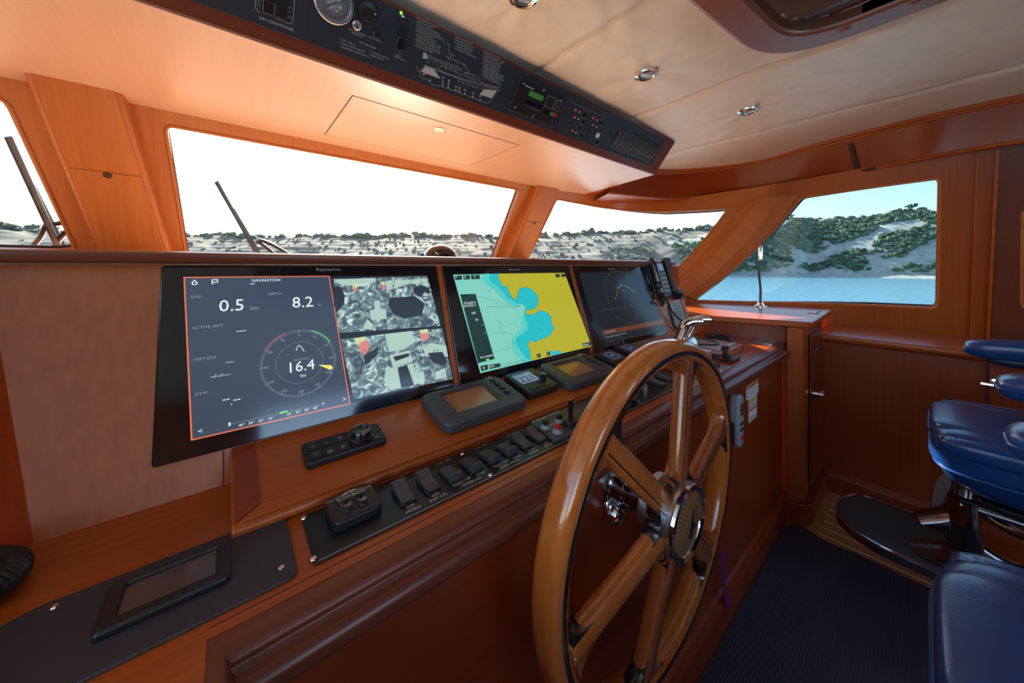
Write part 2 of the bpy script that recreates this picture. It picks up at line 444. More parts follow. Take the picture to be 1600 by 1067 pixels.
def wall_mesh(bm, u0, u1, v0, v1, holes, th=.06, off=0, nu=None):
    vs = []; ed = []
    def addloop(P):
        s = len(vs); vs.extend(P); n = len(P); ed.extend((s + i, s + (i + 1) % n) for i in range(n))
    nu = nu or int((u1 - u0) * 9); nv = 8
    outer = [(u0 + (u1 - u0) * i / nu, v0) for i in range(nu)] + [(u1, v0 + (v1 - v0) * i / nv) for i in range(nv)] + [(u1 - (u1 - u0) * i / nu, v1) for i in range(nu)] + [(u0, v1 - (v1 - v0) * i / nv) for i in range(nv)]
    addloop(outer)
    for h in holes: addloop(h)
    for i in range(1, nu):
        for j in range(1, nv):
            p = (u0 + (u1 - u0) * i / nu, v0 + (v1 - v0) * j / nv)
            if not any(inside(p, h) for h in holes): vs.append(p)
    rv, re, rf, *_ = delaunay_2d_cdt([Vector(v) for v in vs], ed, [], 0, 1e-6)
    inn = [bm.verts.new(WS(v.x, v.y, off)) for v in rv]; out = [bm.verts.new(WS(v.x, v.y, off + th)) for v in rv]
    cnt = {}
    for f in rf:
        c = (sum(rv[i].x for i in f) / len(f), sum(rv[i].y for i in f) / len(f))
        if any(inside(c, h) for h in holes): continue
        bm.faces.new([inn[i] for i in f]); bm.faces.new([out[i] for i in f][::-1])
        for k in range(len(f)):
            e = (f[k], f[(k + 1) % len(f)]); cnt[e] = cnt.get(e, 0) + 1
    for (a, b) in list(cnt):
        if (b, a) not in cnt: bm.faces.new((inn[b], inn[a], out[a], out[b]))
    for v in list(bm.verts):
        if not v.link_faces: bm.verts.remove(v)
    bmesh.ops.recalc_face_normals(bm, faces=bm.faces)
bm = B(); wall_mesh(bm, .3, 4.6, .22, 1.03, [H1, H2, [p for p in H3]] if 0 else [H1, H2], nu=40) if 0 else (wall_mesh(bm, .3, 11.9, -.14, 1.0, HOLES), wall_mesh(bm, .3, 4.4, 1.0, 1.10, []))
for f in bm.faces:
    c = f.calc_center_median(); q = proj(c); f.material_index = 1 if c.x > 2.4 and (q[2] < .1 or q[0] > 1072 + (470 - q[1]) * .80) else 0  # one wall, lit wood tone in front, shaded tone along the side
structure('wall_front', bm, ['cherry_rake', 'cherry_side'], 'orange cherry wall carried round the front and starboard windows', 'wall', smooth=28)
def window(k, hole, tint, label, off=.04):
    o = bpy.data.objects.new('window_%d' % k, None); COL.objects.link(o); o.empty_display_size = .02
    c = [sum(p[i] for p in hole) / len(hole) for i in (0, 1)]
    o.location = WS(c[0], c[1]); ORG[o] = o.location.copy(); o['kind'] = 'structure'; o['label'] = label; o['category'] = 'window'
    vs = [Vector(p) for p in hole]; ed = [(i, (i + 1) % len(hole)) for i in range(len(hole))]
    us = [p[0] for p in hole]; ws = [p[1] for p in hole]
    for i in range(1, 16):
        for j in range(1, 6):
            p = (min(us) + (max(us) - min(us)) * i / 16, min(ws) + (max(ws) - min(ws)) * j / 6)
            if inside(p, hole): vs.append(Vector(p))
    rv, re, rf, *_ = delaunay_2d_cdt(vs, ed, [], 0, 1e-6)
    bm = B(); V = [bm.verts.new(WS(v.x, v.y, off)) for v in rv]
    for f in rf:
        c = (sum(rv[i].x for i in f) / len(f), sum(rv[i].y for i in f) / len(f))
        if inside(c, hole): bm.faces.new([V[i] for i in f])
    bmesh.ops.recalc_face_normals(bm, faces=bm.faces)
    mk('pane', bm, tint, o)
    bm = B(); tube(bm, [WS(u, v, .050) for u, v in hole], .007, 8, closed=True); mk('gasket', bm, 'black_plastic', o)
    bm = B(); tube(bm, [WS(u, v, .002) for u, v in hole], .008, 8, closed=True); mk('edge_bead', bm, 'cherry_rake', o)
window(1, H1, 'clear_glass', 'windscreen pane left of the broad pillar, with a wiper outside')
window(2, H2, 'clear_glass', 'wide centre windscreen pane above the displays')
window(3, H3, 'clear_glass', 'front pane with a curved top, right of the narrow pillar')
window(4, H4, 'tinted_glass', 'large starboard side window with slanted front edge')
window(5, H5, 'tinted_glass', 'side window aft of the door trim, cut by the frame')

# pillar covers boxed out between the panes
def pillar(name, quad, depth, panel_v, label, hole_at):
    """quad: top-left, top-right, bottom-right, bottom-left of the inboard face"""
    tl, tr, br, bl = [Vector(p) for p in quad]
    o = thing(name, label, 'pillar cover', (bl + br) / 2); o['kind'] = 'structure'
    fr = Frame(bl, br - bl, tl - bl)
    P = [(0, 0), ((br - bl).length, 0), ((tr - bl).dot(fr.x), (tr - bl).dot(fr.y)), ((tl - bl).dot(fr.x), (tl - bl).dot(fr.y))]
    bm = B(); prism(bm, fr, P, -depth, 0); mk('casing', bm, 'cherry_rake', o, bevel=.012, seg=3)
    def at(u, v):
        a = Vector(P[0]).lerp(Vector(P[1]), u); b = Vector(P[3]).lerp(Vector(P[2]), u); return tuple(a.lerp(b, v))
    e = .075
    bm = B(); prism(bm, fr, [at(e, .0), at(1 - e, .0), at(1 - e, panel_v), at(e, panel_v)], 0, .004); mk('access_panel', bm, 'cherry_rake', o, bevel=.002)
    bm = B(); prism(bm, fr, [at(e, panel_v + .008), at(1 - e, panel_v + .008), at(1 - e, 1), at(e, 1)], 0, .004); mk('upper_panel', bm, 'cherry_rake', o, bevel=.002)
    c = at(hole_at, panel_v - .012)
    bm = B(); lathe(bm, fr.sub(c[0], c[1], .004), [(.013, 0), (.012, .002), (.006, .003)], 16); mk('finger_pull', bm, 'seam_dark', o)
    return o
pillar('pillar_cover', [(-.522, 1.855, 1.933), (-.308, 1.862, 1.933), (-.216, 2.315, 1.32), (-.440, 2.310, 1.32)], .13, .57, 'broad cherry pillar cover with access panel, left of the centre pane', .5)
pillar('pillar_cover', [(1.847, 1.905, 1.933), (2.078, 1.892, 1.933), (2.066, 2.315, 1.32), (1.84, 2.315, 1.32)], .13, .57, 'narrow cherry pillar cover between centre pane and curved-top pane', .5)

# the slanted corner post between the front panes and the side window
bm = B()
_pA = [whit(1160, 316), whit(1255, 303)]; _pB = [whit(1042, 452), whit(1090, 470)]
rows = []
for k in range(13):
    t = k / 12; a = (_pA[0][0] * (1 - t) + _pB[0][0] * t, _pA[0][1] * (1 - t) + _pB[0][1] * t); b = (_pA[1][0] * (1 - t) + _pB[1][0] * t, _pA[1][1] * (1 - t) + _pB[1][1] * t)
    L = lambda s: (a[0] + (b[0] - a[0]) * s, a[1] + (b[1] - a[1]) * s)
    rows.append([WS(*L(0), .02), WS(*L(.0), -.005), WS(*L(.30), -.045), WS(*L(.68), -.045), WS(*L(.93), -.005), WS(*L(.93), .02)])
loft(bm, rows, closed=True); bmesh.ops.recalc_face_normals(bm, faces=bm.faces)
structure('trim_1', bm, 'cherry_rake', 'slanted faceted corner post between front pane and side window', 'post', smooth=20)

# curved valance at the ceiling edge, and the soffit behind it
VT = [(2.345, 1.615, 2.10)] + [tuple(atZ(x, y, 2.10)) for x, y in ((1040, 266), (1100, 262), (1190, 249), (1280, 224), (1450, 181), (1600, 148))] + [(2.835, -1.2, 2.10), (2.835, -2.2, 2.10)]
VB = [(2.345, 1.61, 1.885)] + [tuple(atZ(x, y, 1.885)) for x, y in ((1036, 310), (1100, 309), (1180, 298), (1280, 281), (1400, 257), (1530, 232))] + [(2.90, -1.2, 1.885), (2.90, -2.2, 1.885)]
def resamp(P, n):
    P = smooth_path(P, 10); L = [0]
    for a, b in zip(P, P[1:]): L.append(L[-1] + (b - a).length)
    out = []
    for i in range(n):
        s = L[-1] * i / (n - 1); k = max(j for j in range(len(L)) if L[j] <= s + 1e-9); k = min(k, len(P) - 2)
        out.append(P[k].lerp(P[k + 1], (s - L[k]) / max(1e-9, L[k + 1] - L[k])))
    return out
VT = resamp(VT, 90); VB = resamp(VB, 90)
bm = B(); c0 = Vector((1.2, -.2, 0)); rows = []
for t, b in zip(VT, VB):
    o = Vector(((b - c0).x, (b - c0).y, 0)).normalized()
    rows.append([t, b, b + o * .03, t + o * .03])
loft(bm, rows, closed=True); bmesh.ops.recalc_face_normals(bm, faces=bm.faces)
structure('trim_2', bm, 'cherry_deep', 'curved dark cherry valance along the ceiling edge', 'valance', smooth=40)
bm = B(); tube(bm, [p + Vector((0, 0, .002)) for p in VB], .011, 8); tube(bm, [t.lerp(b, .10) for t, b in zip(VT, VB)], .009, 8); tube(bm, [t.lerp(b, .02) for t, b in zip(VT, VB)], .012, 8)
structure('trim_3', bm, 'cherry_x', 'thin cherry beads along the curved valance', 'moulding')
WTOP = [WS(.3 + 11.6 * i / 300, .99) for i in range(301)]
bm = B(); rows = []
for b in VB:
    o = Vector(((b - c0).x, (b - c0).y, 0)).normalized()
    tp = []
    for p, q in zip(WTOP, WTOP[1:]):
        e = q - p; den = o.x * e.y - o.y * e.x
        if abs(den) < 1e-9: continue
        w = p - b; t = (w.x * e.y - w.y * e.x) / den; s = (w.x * o.y - w.y * o.x) / den
        if 0 <= s <= 1 and t > 0: tp.append(t)
    k = min(tp) if tp else .1
    rows.append([b + o * .01 + Vector((0, 0, .006)), b + o * (k + .01) + Vector((0, 0, .006)), b + o * (k + .01) + Vector((0, 0, .03)), b + o * .01 + Vector((0, 0, .03))])
loft(bm, rows, closed=True); bmesh.ops.recalc_face_normals(bm, faces=bm.faces)
prism(bm, WORLD, [(2.30, 1.60), (2.45, 1.57), (2.69, 1.86), (2.45, 1.97), (2.30, 1.98)], 1.934, 1.97)
structure('trim_4', bm, 'cherry_y', 'cherry soffit strip over the corner windows', 'soffit')
# dark hinge strap on the valance
fr = None
_t0, _b0 = atZ(1339, 219, 2.06), None
i = min(range(70), key=lambda k: abs(proj(VB[k])[0] - 1338))
b = VB[i]; t = min(VT, key=lambda p: (p - b).to_2d().length); xd = (VB[i + 1] - VB[i]).normalized(); up = (t - b).normalized()
fr = Frame(b, -xd, up); fr = fr if fr.n.x < 0 else Frame(b, xd, up)
bm = B(); prism(bm, fr, rect(-.011, 0, .011, (t - b).length * .80), .001, .010); prism(bm, fr, rect(-.085, -.006, .085, .014), .001, .016)
tag(mk('valance_joint_cover', bm, 'seam_dark'), 'dark T-shaped joint cover on the valance above the side window', 'trim cover')

# upper side wall: door trim and pocket
def wall_strip(px0, px1, y0, y1, off0, off1):
    bm = B(); rows = []
    for k in range(9):
        t = k / 8
        A = whit(px0[0] + (px0[1] - px0[0]) * t, y0 + (y1 - y0) * t); C = whit(px1[0] + (px1[1] - px1[0]) * t, y0 + (y1 - y0) * t)
        rows.append([WS(*A, off0), WS(*A, off1), WS(*C, off1), WS(*C, off0)])
    loft(bm, rows, closed=True); bmesh.ops.recalc_face_normals(bm, faces=bm.faces); return bm
structure('trim_5', wall_strip((1525.5, 1515), (1529, 1518), 236, 526, .01, -.012), 'cherry_z', 'slim upright bead aft of the side window', 'moulding')
structure('trim_6', wall_strip((1556, 1541), (1562, 1546), 226, 528, .01, -.014), 'cherry_z', 'slim upright bead beside the sliding side door', 'moulding')
structure('door_1', wall_strip((1563, 1548), (1720, 1720), 214, 540, .02, -.004), 'mahogany', 'dark sliding side door at the right edge', 'door')

# lower starboard wall, ledge, skirting
bm = B(); box(bm, 2.69, -2.2, 0, 2.75, .96, .858)
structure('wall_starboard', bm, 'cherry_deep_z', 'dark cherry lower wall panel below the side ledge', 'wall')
bm = B(); prism(bm, Frame((0, .42, 0), (1, 0, 0), (0, 0, 1)), rnd([(2.655, .905), (2.655, .875), (2.675, .862), (2.69, .858), (3.20, .858), (3.20, .907)], [.012, .01, .004, 0, 0, 0], 4), 0, 2.6)
structure('trim_7', bm, 'cherry_y', 'cherry ledge capping the lower starboard wall', 'ledge', smooth=30)
bm = B(); prism(bm, Frame((0, .37, 0), (1, 0, 0), (0, 0, 1)), rnd([(2.69, 0), (2.665, 0), (2.665, .095), (2.675, .105), (2.675, .115), (2.69, .122)], [0, 0, .006, .004, .004, 0], 3), 0, 2.57)
structure('baseboard_starboard', bm, 'cherry_deep', 'dark cherry skirting along the starboard wall', 'baseboard', smooth=30)
# locker door let into the lower wall
o = thing('locker_door', 'dark cherry locker door aft in the starboard wall behind the far chair', 'door', (2.69, -.45, .14))
bm = B(); box(bm, 2.682, -.80, .14, 2.692, -.183, .845); mk('door_panel', bm, 'cherry_deep_z', o, bevel=.003)
bm = B(); box(bm, 2.684, -.183, .13, 2.691, -.176, .85); mk('shadow_gap', bm, 'seam_dark', o)
def lever_handle(o, P, nrm, along, ln=.062):
    P = Vector(P); n = Vector(nrm).normalized(); a = Vector(along).normalized(); up = n.cross(a)
    fr = Frame(P, a, up); s = 1 if fr.n.dot(n) > 0 else -1
    bm = B(); lathe(bm, Frame(P, a, up * s), [(.024, 0), (.024, .005), (.012, .008), (.011, .028), (.015, .032), (.015, .044), (.008, .049)], 18)
    tube(bm, [P + n * .036, P + n * .036 + a * ln * .6, P + n * .033 + a * ln], [.011, .009, .011], 10)
    mk('handle', bm, 'chrome', o, label='chrome lever handle')
lever_handle(o, (2.682, -.205, .765), (-1, 0, 0), (0, 1, 0), .045)

# sole (floor), teak-and-holly with pale seams
m, nt, b_ = newmat('sole'); L = nt.links.new
tc = nt.nodes.new('ShaderNodeTexCoord'); sp = nt.nodes.new('ShaderNodeSeparateXYZ'); L(tc.outputs['Object'], sp.inputs[0])
md = nt.nodes.new('ShaderNodeMath'); md.operation = 'PINGPONG'; md.inputs[1].default_value = .0325; L(sp.outputs['X'], md.inputs[0])
lt = nt.nodes.new('ShaderNodeMath'); lt.operation = 'LESS_THAN'; lt.inputs[1].default_value = .0035; L(md.outputs[0], lt.inputs[0])
g1 = nt.nodes.new('ShaderNodeMath'); g1.operation = 'LESS_THAN'; g1.inputs[1].default_value = 2.62; L(sp.outputs['X'], g1.inputs[0])
g2 = nt.nodes.new('ShaderNodeMath'); g2.operation = 'LESS_THAN'; g2.inputs[1].default_value = .33; L(sp.outputs['Y'], g2.inputs[0])
g3 = nt.nodes.new('ShaderNodeMath'); g3.operation = 'MULTIPLY'; L(g1.outputs[0], g3.inputs[0]); L(g2.outputs[0], g3.inputs[1])
g4 = nt.nodes.new('ShaderNodeMath'); g4.operation = 'MULTIPLY'; L(g3.outputs[0], g4.inputs[0]); L(lt.outputs[0], g4.inputs[1])
mp = nt.nodes.new('ShaderNodeMapping'); mp.inputs['Scale'].default_value = (30, 1.5, 1); L(tc.outputs['Object'], mp.inputs[0])
nz = nt.nodes.new('ShaderNodeTexNoise'); nz.inputs['Scale'].default_value = 2; L(mp.outputs[0], nz.inputs['Vector'])
cr = nt.nodes.new('ShaderNodeValToRGB'); cr.color_ramp.elements[0].color = (.36, .13, .04, 1); cr.color_ramp.elements[1].color = (.55, .23, .08, 1); L(nz.outputs[0], cr.inputs[0])
mx = nt.nodes.new('ShaderNodeMix'); mx.data_type = 'RGBA'; L(g4.outputs[0], mx.inputs[0]); L(cr.outputs[0], mx.inputs[6]); mx.inputs[7].default_value = (.95, .75, .48, 1)
L(mx.outputs[2], b_.inputs['Base Color']); b_.inputs['Roughness'].default_value = .35
bm = B(); box(bm, -1.6, -2.3, -.05, 3.2, 2.9, 0)
structure('floor', bm, 'sole', 'teak sole with pale inlaid seams', 'floor', origin=(0, 0, 0))
# ribbed rubber runner
rb, nt, b_ = newmat('ribbed_rubber'); L = nt.links.new
tc = nt.nodes.new('ShaderNodeTexCoord'); wv = nt.nodes.new('ShaderNodeTexWave'); wv.bands_direction = 'Y'; wv.inputs['Scale'].default_value = 36; wv.inputs['Distortion'].default_value = .15; wv.inputs['Detail Scale'].default_value = 3
L(tc.outputs['Object'], wv.inputs['Vector']); bp = nt.nodes.new('ShaderNodeBump'); bp.inputs['Strength'].default_value = .22; bp.inputs['Distance'].default_value = .003
L(wv.outputs[0], bp.inputs['Height']); L(bp.outputs[0], b_.inputs['Normal']); b_.inputs['Base Color'].default_value = (.032, .040, .062, 1); b_.inputs['Roughness'].default_value = .5
e0 = atZ(1180 + 265 / 5.335, 690 + 690 / 5.335, .0)
bm = B(); pts = [(.2, .448), (2.10, .448)] + [tuple(atZ(x, y, .008).to_2d()) for x, y in ((1226, 820), (1240, 819), (1256, 823), (1280, 840), (1310, 854))] + [(2.175, .20), (2.165, .0), (2.16, -.9), (.2, -.9)]
prism(bm, WORLD, pts, 0, .008)
tag(mk('floor_mat', bm, 'ribbed_rubber', origin=(0, 0, 0)), 'dark blue ribbed rubber mat on the sole before the wheel', 'mat')

# port side and aft end of the wheelhouse (behind and beside the photographer): unseen walls, openings sized to set the fill light
bm = B(); box(bm, -1.6, -2.3, 0, -1.52, 2.7, .95); box(bm, -1.6, -2.3, .95, -1.52, -2.1, 2.1); box(bm, -1.6, 1.3, .95, -1.52, 2.7, 2.1); box(bm, -1.6, -.6, .95, -1.52, -.45, 2.1)
structure('wall_port', bm, 'cherry_z', 'cherry port wall with two window openings', 'wall')
bm = B(); box(bm, -1.6, -2.3, 0, -1.45, -2.22, 2.14); box(bm, 2.95, -2.3, 0, 3.2, -2.22, 2.14); box(bm, -1.45, -2.3, 1.95, 2.95, -2.22, 2.15); box(bm, -1.45, -2.3, 0, 2.95, -2.22, 1.05); box(bm, -1.45, -2.3, 1.05, .2, -2.22, 1.95); box(bm, 2.4, -2.3, 1.05, 2.95, -2.22, 1.95)
structure('wall_aft', bm, 'cherry_z', 'open aft end of the wheelhouse, a plain frame', 'wall')

# ceiling of padded cream panels
SEAMS = [-.43, .30, 1.03, 1.76, 2.50]
HATCH = rnd([(.10, .43), (.9, .475), (1.665, .40), (1.665, -.62), (.10, -.62)], [.22, .5, .26, .22, .22], 8)
HATCH_IN = rnd([(.22, .33), (.9, .37), (1.56, .30), (1.56, -.50), (.22, -.50)], [.16, .4, .17, .16, .16], 8)
def ceil_z(x, y):
    z = 2.148 - .010 * (x - .8) ** 2
    d = min(abs(x - s) for s in SEAMS)
    z += .014 * math.exp(-(d / .012) ** 2)
    w = math.exp(-(d / .16) ** 2)
    z += w * .0085 * noise.noise(Vector((x * 5, y * 16 + 3 * noise.noise(Vector((x * 4, y * 4, 1))), 2.3)))
    z += .005 * noise.noise(Vector((x * 3.2, y * 3.2, 7.1))) + .002 * noise.noise(Vector((x * 9 + y * 4, y * 9, 3.3)))
    for lx, ly in ((.509 * 1.4075, .577 * 1.4075), (1.0037 * 1.4075, .5588 * 1.4075), (1.513 * 1.4075, .431 * 1.4075)):
        q = math.hypot(x - lx, y - ly); an = math.atan2(y - ly, x - lx)
        if q < .4: z += .0055 * math.exp(-(q / .16) ** 2) * math.sin(an * 7 + lx * 5) * min(1, q / .04)
    return z
bm = B(); NX, NY = 260, 180; V = {}
for i in range(NX + 1):
    for j in range(NY + 1):
        x = -1.65 + 4.9 * i / NX; y = -2.35 + 4.3 * j / NY
        V[i, j] = bm.verts.new((x, y, ceil_z(x, y)))
for i in range(NX):
    for j in range(NY):
        x = -1.65 + 4.9 * (i + .5) / NX; y = -2.35 + 4.3 * (j + .5) / NY
        if inside((x, y), HATCH_IN): continue
        bm.faces.new((V[i, j], V[i, j + 1], V[i + 1, j + 1], V[i + 1, j]))
structure('ceiling', bm, 'cream_leather', 'ceiling of padded cream leather panels with seams', 'ceiling', smooth=60)
bm = B(); box(bm, -1.65, 1.5, 2.17, 3.25, 2.1, 2.2)
structure('trim_8', bm, 'cherry_x', 'deckhead edge above the windscreen', 'trim')

# overhead hatch
o = thing('overhead_hatch', 'brown framed overhead hatch let into the cream ceiling', 'hatch', (.88, -.09, 2.10))
bm = B(); ringplate(bm, WORLD, HATCH, HATCH_IN, 2.095, 2.16); mk('frame', bm, 'hatch_wood', o, bevel=.012, seg=3)
bm = B(); n = len(HATCH_IN)
loft(bm, [[(x, y, z) for x, y in HATCH_IN] for z in (2.11, 2.30)], closed=True); mk('coaming', bm, 'hatch_wood', o)
bm = B(); prism(bm, WORLD, HATCH_IN, 2.30, 2.31); mk('lid', bm, 'smoked_glass', o)
bm = B()
for dx in (0, .018): box(bm, 1.515 - dx, -.5, 2.135, 1.523 - dx, .26, 2.143)
mk('slide_rail', bm, 'satin_steel', o)
for px, py in ((1320, 45), (1428, 3)):
    p = atZ(px, py, 2.095); bm = B(); lathe(bm, Frame(p, (1, 0, 0), (0, -1, 0)), [(.016, -.002), (.015, .002), (.010, .005), (.004, .006)], 16); mk('stud', bm, 'hatch_wood', o)

# ceiling downlights
for px, py, lab in ((818, -2, 'ceiling downlight cut by the top of the photo, nearest the overhead console'), (1009, 117, 'chrome ceiling downlight between the hatch corner and the overhead console'), (1168, 169, 'ceiling downlight nearest the starboard valance')):
    p = atZ(px, py, 2.136); o = thing('downlight', lab, 'light', (p.x, p.y, 2.12), 'recessed ceiling downlights')
    fr = Frame((p.x, p.y, ceil_z(p.x, p.y) + .004), (1, 0, 0), (0, -1, 0))
    bm = B(); lathe(bm, fr, [(.046, 0), (.048, .010), (.045, .018), (.036, .022), (.029, .018), (.027, .006)], 32, cap=False); mk('bezel', bm, 'chrome', o)
    bm = B(); lathe(bm, fr, [(.034, .021), (.033, .023), (.030, .022)], 32, cap=False); mk('ring', bm, 'dark_chrome', o)
    bm = B(); lathe(bm, fr, [(.028, .010), (.020, .014), (.010, .0155)], 24); mk('lens', bm, 'lens_grey', o)
# ------------------------------------------------------------------ helm console
DASH = Frame((0, 0, .90), (1, 0, 0), (0, 1, 0))
TRAY = Frame((0, .64, .919), (1, 0, 0), (0, .192, .038))
SCR = Frame((0, .837, .96), (1, 0, 0), (0, .109, .34))
CONF = Frame((0, .475, 0), (1, 0, 0), (0, 0, 1))       # console front, facing aft
YZ = lambda x0: Frame((x0, 0, 0), (0, 1, 0), (0, 0, 1))  # normal = +X
def along_x(bm, prof, x0, x1): prism(bm, YZ(0), prof, x0, x1)
con = thing('helm_console', 'long cherry helm console carrying displays and switch plates', 'console', (1.05, .5, 0))
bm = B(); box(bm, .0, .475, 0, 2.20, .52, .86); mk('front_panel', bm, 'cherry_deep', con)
bm = B(); prism(bm, WORLD, rnd([(-.62, -.05), (-.02, -.05), (-.02, .49), (2.265, .49), (2.15, .88), (.0, .86), (-.215, .842), (-.25, .74), (-.34, .52), (-.62, .3)], [0, 0, 0, 0, 0, 0, .08, .12, .12, 0], 6), .865, .90)
mk('dash_top', bm, 'cherry_x', con)
MOLD = [(.495, .899), (.482, .899), (.466, .896), (.459, .886), (.462, .880), (.456, .874), (.446, .871), (.440, .862), (.441, .846), (.448, .840), (.475, .836), (.495, .836)]
bm = B()
rows = []
for kind in (0, 1, 2):
    row = []
    for y, z in rnd(MOLD, [0, .004, .01, .006, .002, .002, .006, .006, .004, .004, 0, 0], 3):
        o = .48 - y                                   # distance out from the edge line
        row.append(Vector((-.02 + o, -.05, z)) if kind == 0 else Vector((-.02 + o, .48 - o, z)) if kind == 1 else Vector((2.285, .48 - o, z)))
    rows.append(row)
loft(bm, rows, closed=True); bmesh.ops.recalc_face_normals(bm, faces=bm.faces)
mk('edge_moulding', bm, 'mahogany', con, smooth=30)
bm = B(); prism(bm, WORLD, [(-.02, .0), (-.06, .0), (-.06, .52), (-.02, .52)], 0, .86); mk('wing_panel', bm, 'cherry_deep_z', con)
bm = B(); prism(bm, YZ(0), rnd([(.48, 0), (.452, 0), (.452, .10), (.46, .112), (.462, .124), (.48, .128)], [0, 0, .006, .004, .004, 0], 3), -.02, 2.20); mk('kick_board', bm, 'cherry_deep', con, smooth=30)
bm = B(); along_x(bm, rnd([(.64, .902), (.64, .912), (.648, .9205), (.835, .957), (.835, .902)], [0, .004, .003, 0, 0], 3), .0, 1.30); mk('instrument_shelf', bm, 'cherry_x', con, bevel=.003)
bm = B(); prism(bm, TRAY, [(.004, .006), (.036, .030), (.036, .19), (.004, .19)], .0005, .0016); mk('shelf_border', bm, 'cherry_deep', con)
bm = B(); prism(bm, TRAY, [(.010, .003), (1.29, .003), (1.27, .026), (.037, .026)], .0005, .0016); mk('shelf_border', bm, 'cherry_x', con)
bm = B(); prism(bm, DASH, [(-.018, .5030), (2.22, .5030), (2.22, .5042), (-.018, .5042)], .0, .0004); mk('edge_joint', bm, 'seam_dark', con)
# raked display bulkhead with its brow, and the dashboard top behind it
bm = B(); prism(bm, SCR, [(-.215, -.085), (-.30, .36), (1.985, .36), (1.985, -.07)], -.03, 0); mk('display_bulkhead', bm, 'cherry_sheen', con)
bm = B(); prism(bm, SCR, [(-.0115, -.085), (-.012, -.005), (-.0095, -.005), (-.0095, -.085)], 0, .0006); mk('panel_joint', bm, 'seam_dark', con)
for a in (.4885, 1.0935):
    bm = B(); prism(bm, SCR, rect(a - .0085, -.004, a + .0085, .357), 0, .003); mk('display_divider', bm, 'cherry_z', con, bevel=.001)
bm = B(); prism(bm, SCR, rect(1.965, -.07, 1.995, .36, .008), -.02, .006); mk('end_bead', bm, 'cherry_z', con, bevel=.003)
P0 = [SCR.to(-.215, -.085), SCR.to(-.30, .36)]
bm = B(); loft(bm, [[P0[0], P0[1]], [Vector((-.25, .74, .88)), Vector((-.37, .83, 1.31))], [Vector((-.40, .42, .88)), Vector((-.56, .46, 1.31))]]); bmesh.ops.solidify(bm, geom=bm.faces[:], thickness=.02)
mk('wing_bulkhead', bm, 'cherry_z', con, smooth=60)
bm = B(); along_x(bm, rnd([(.925, 1.306), (.922, 1.326), (.945, 1.330), (.99, 1.330), (.99, 1.306)], [.004, .006, .004, 0, 0], 3), -.45, 2.0); mk('brow', bm, 'mahogany', con, smooth=30)
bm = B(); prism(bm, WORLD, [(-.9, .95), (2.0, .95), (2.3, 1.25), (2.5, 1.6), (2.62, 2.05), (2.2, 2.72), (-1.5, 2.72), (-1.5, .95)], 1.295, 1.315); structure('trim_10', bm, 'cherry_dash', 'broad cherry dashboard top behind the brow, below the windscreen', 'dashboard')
bm = B(); prism(bm, WORLD, [(1.985, .90), (2.0, .92), (2.3, 1.25), (2.5, 1.6), (2.48, 1.62), (2.28, 1.27), (1.975, .94)], .9, 1.30); structure('trim_11', bm, 'cherry_z', 'cherry end panel closing the display bulkhead', 'panel')

# ------------------------------------------------------------------ side cabinet and its top
cab = thing('side_cabinet', 'cherry cabinet between the console end and the starboard wall', 'cabinet', (2.45, .55, 0))
plan = rnd([(2.27, .47), (2.295, .395), (2.687, .39), (2.687, .9), (2.16, .9)], [0, .02, 0, 0, 0], 4)
bm = B(); prism(bm, WORLD, plan, 0, .99); mk('carcass', bm, 'cherry_deep_z', cab)
bm = B(); prism(bm, WORLD, rnd([(2.205, .455), (2.232, .392), (2.30, .385), (2.31, .45)], [.006, .02, .01, 0], 4), .10, .985); mk('corner_post', bm, 'cherry_z', cab, label='lighter upright corner post')
bm = B(); prism(bm, WORLD, rnd([(2.17, .48), (2.215, .365), (2.687, .362), (2.687, .5)], [0, .05, 0, 0], 5), 0, .105); prism(bm, WORLD, rnd([(2.19, .48), (2.225, .375), (2.687, .372), (2.687, .5)], [0, .04, 0, 0], 5), .105, .118); mk('plinth', bm, 'cherry_deep', cab, bevel=.003)
AF = Frame((0, .388, 0), (1, 0, 0), (0, 0, 1))
bm = B(); prism(bm, AF, rect(2.335, .14, 2.665, .93), 0, .004); mk('door', bm, 'cherry_deep_z', cab, bevel=.002); dr = bm
dpanel = [(2.375, .19), (2.625, .19), (2.625, .78)] + [(2.5 + .125 * math.cos(R(a)), .78 + .07 * math.sin(R(a))) for a in range(15, 180, 15)] + [(2.375, .78)]
door = [c for c in bpy.data.objects if c.name == 'door' and c.parent == cab][0]
bm = B(); prism(bm, AF, dpanel, .004, .010); mk('raised_panel', bm, 'cherry_deep_z', door, bevel=.004)
lever_handle(door, (2.362, .384, atY(1263, 633, .36).z), (0, -1, 0), (1, 0, 0), .055)
_w = [WS(9.03 - .1 * k, .021) for k in range(0, 36)]
ct = [(2.255, .365), (2.62, .378), (3.10, .392)] + [(p.x - .012, p.y) for p in _w] + [(2.30, 1.75), (2.03, .95), (2.085, .87)]
bm = B(); prism(bm, WORLD, rnd(ct, [.035] + [0] * (len(ct) - 2) + [.02], 6), .985, 1.017)
tag(mk('cabinet_top', bm, 'cherry_x', None, bevel=.008, seg=3), 'polished cherry counter under the starboard side window', 'counter')
bm = B(); prism(bm, WORLD, [(2.12, .84), (2.24, .80), (2.24, 1.3), (2.12, 1.3)], .86, .99)
mk('inboard_panel', bm, 'cherry_z', cab)
p = atZ(1270, 489.5, 1.017); bm = B(); cushion(bm, (p.x, p.y, 1.0195), (.014, .028, .003), .7, 16, 6); tube(bm, [(p.x, p.y - .018, 1.021), (p.x + .004, p.y - .03, 1.029), (p.x + .008, p.y - .04, 1.031)], .003, 8)
tag(mk('pad_eye', bm, 'chrome'), 'small chrome fitting lying on the counter top', 'fitting')
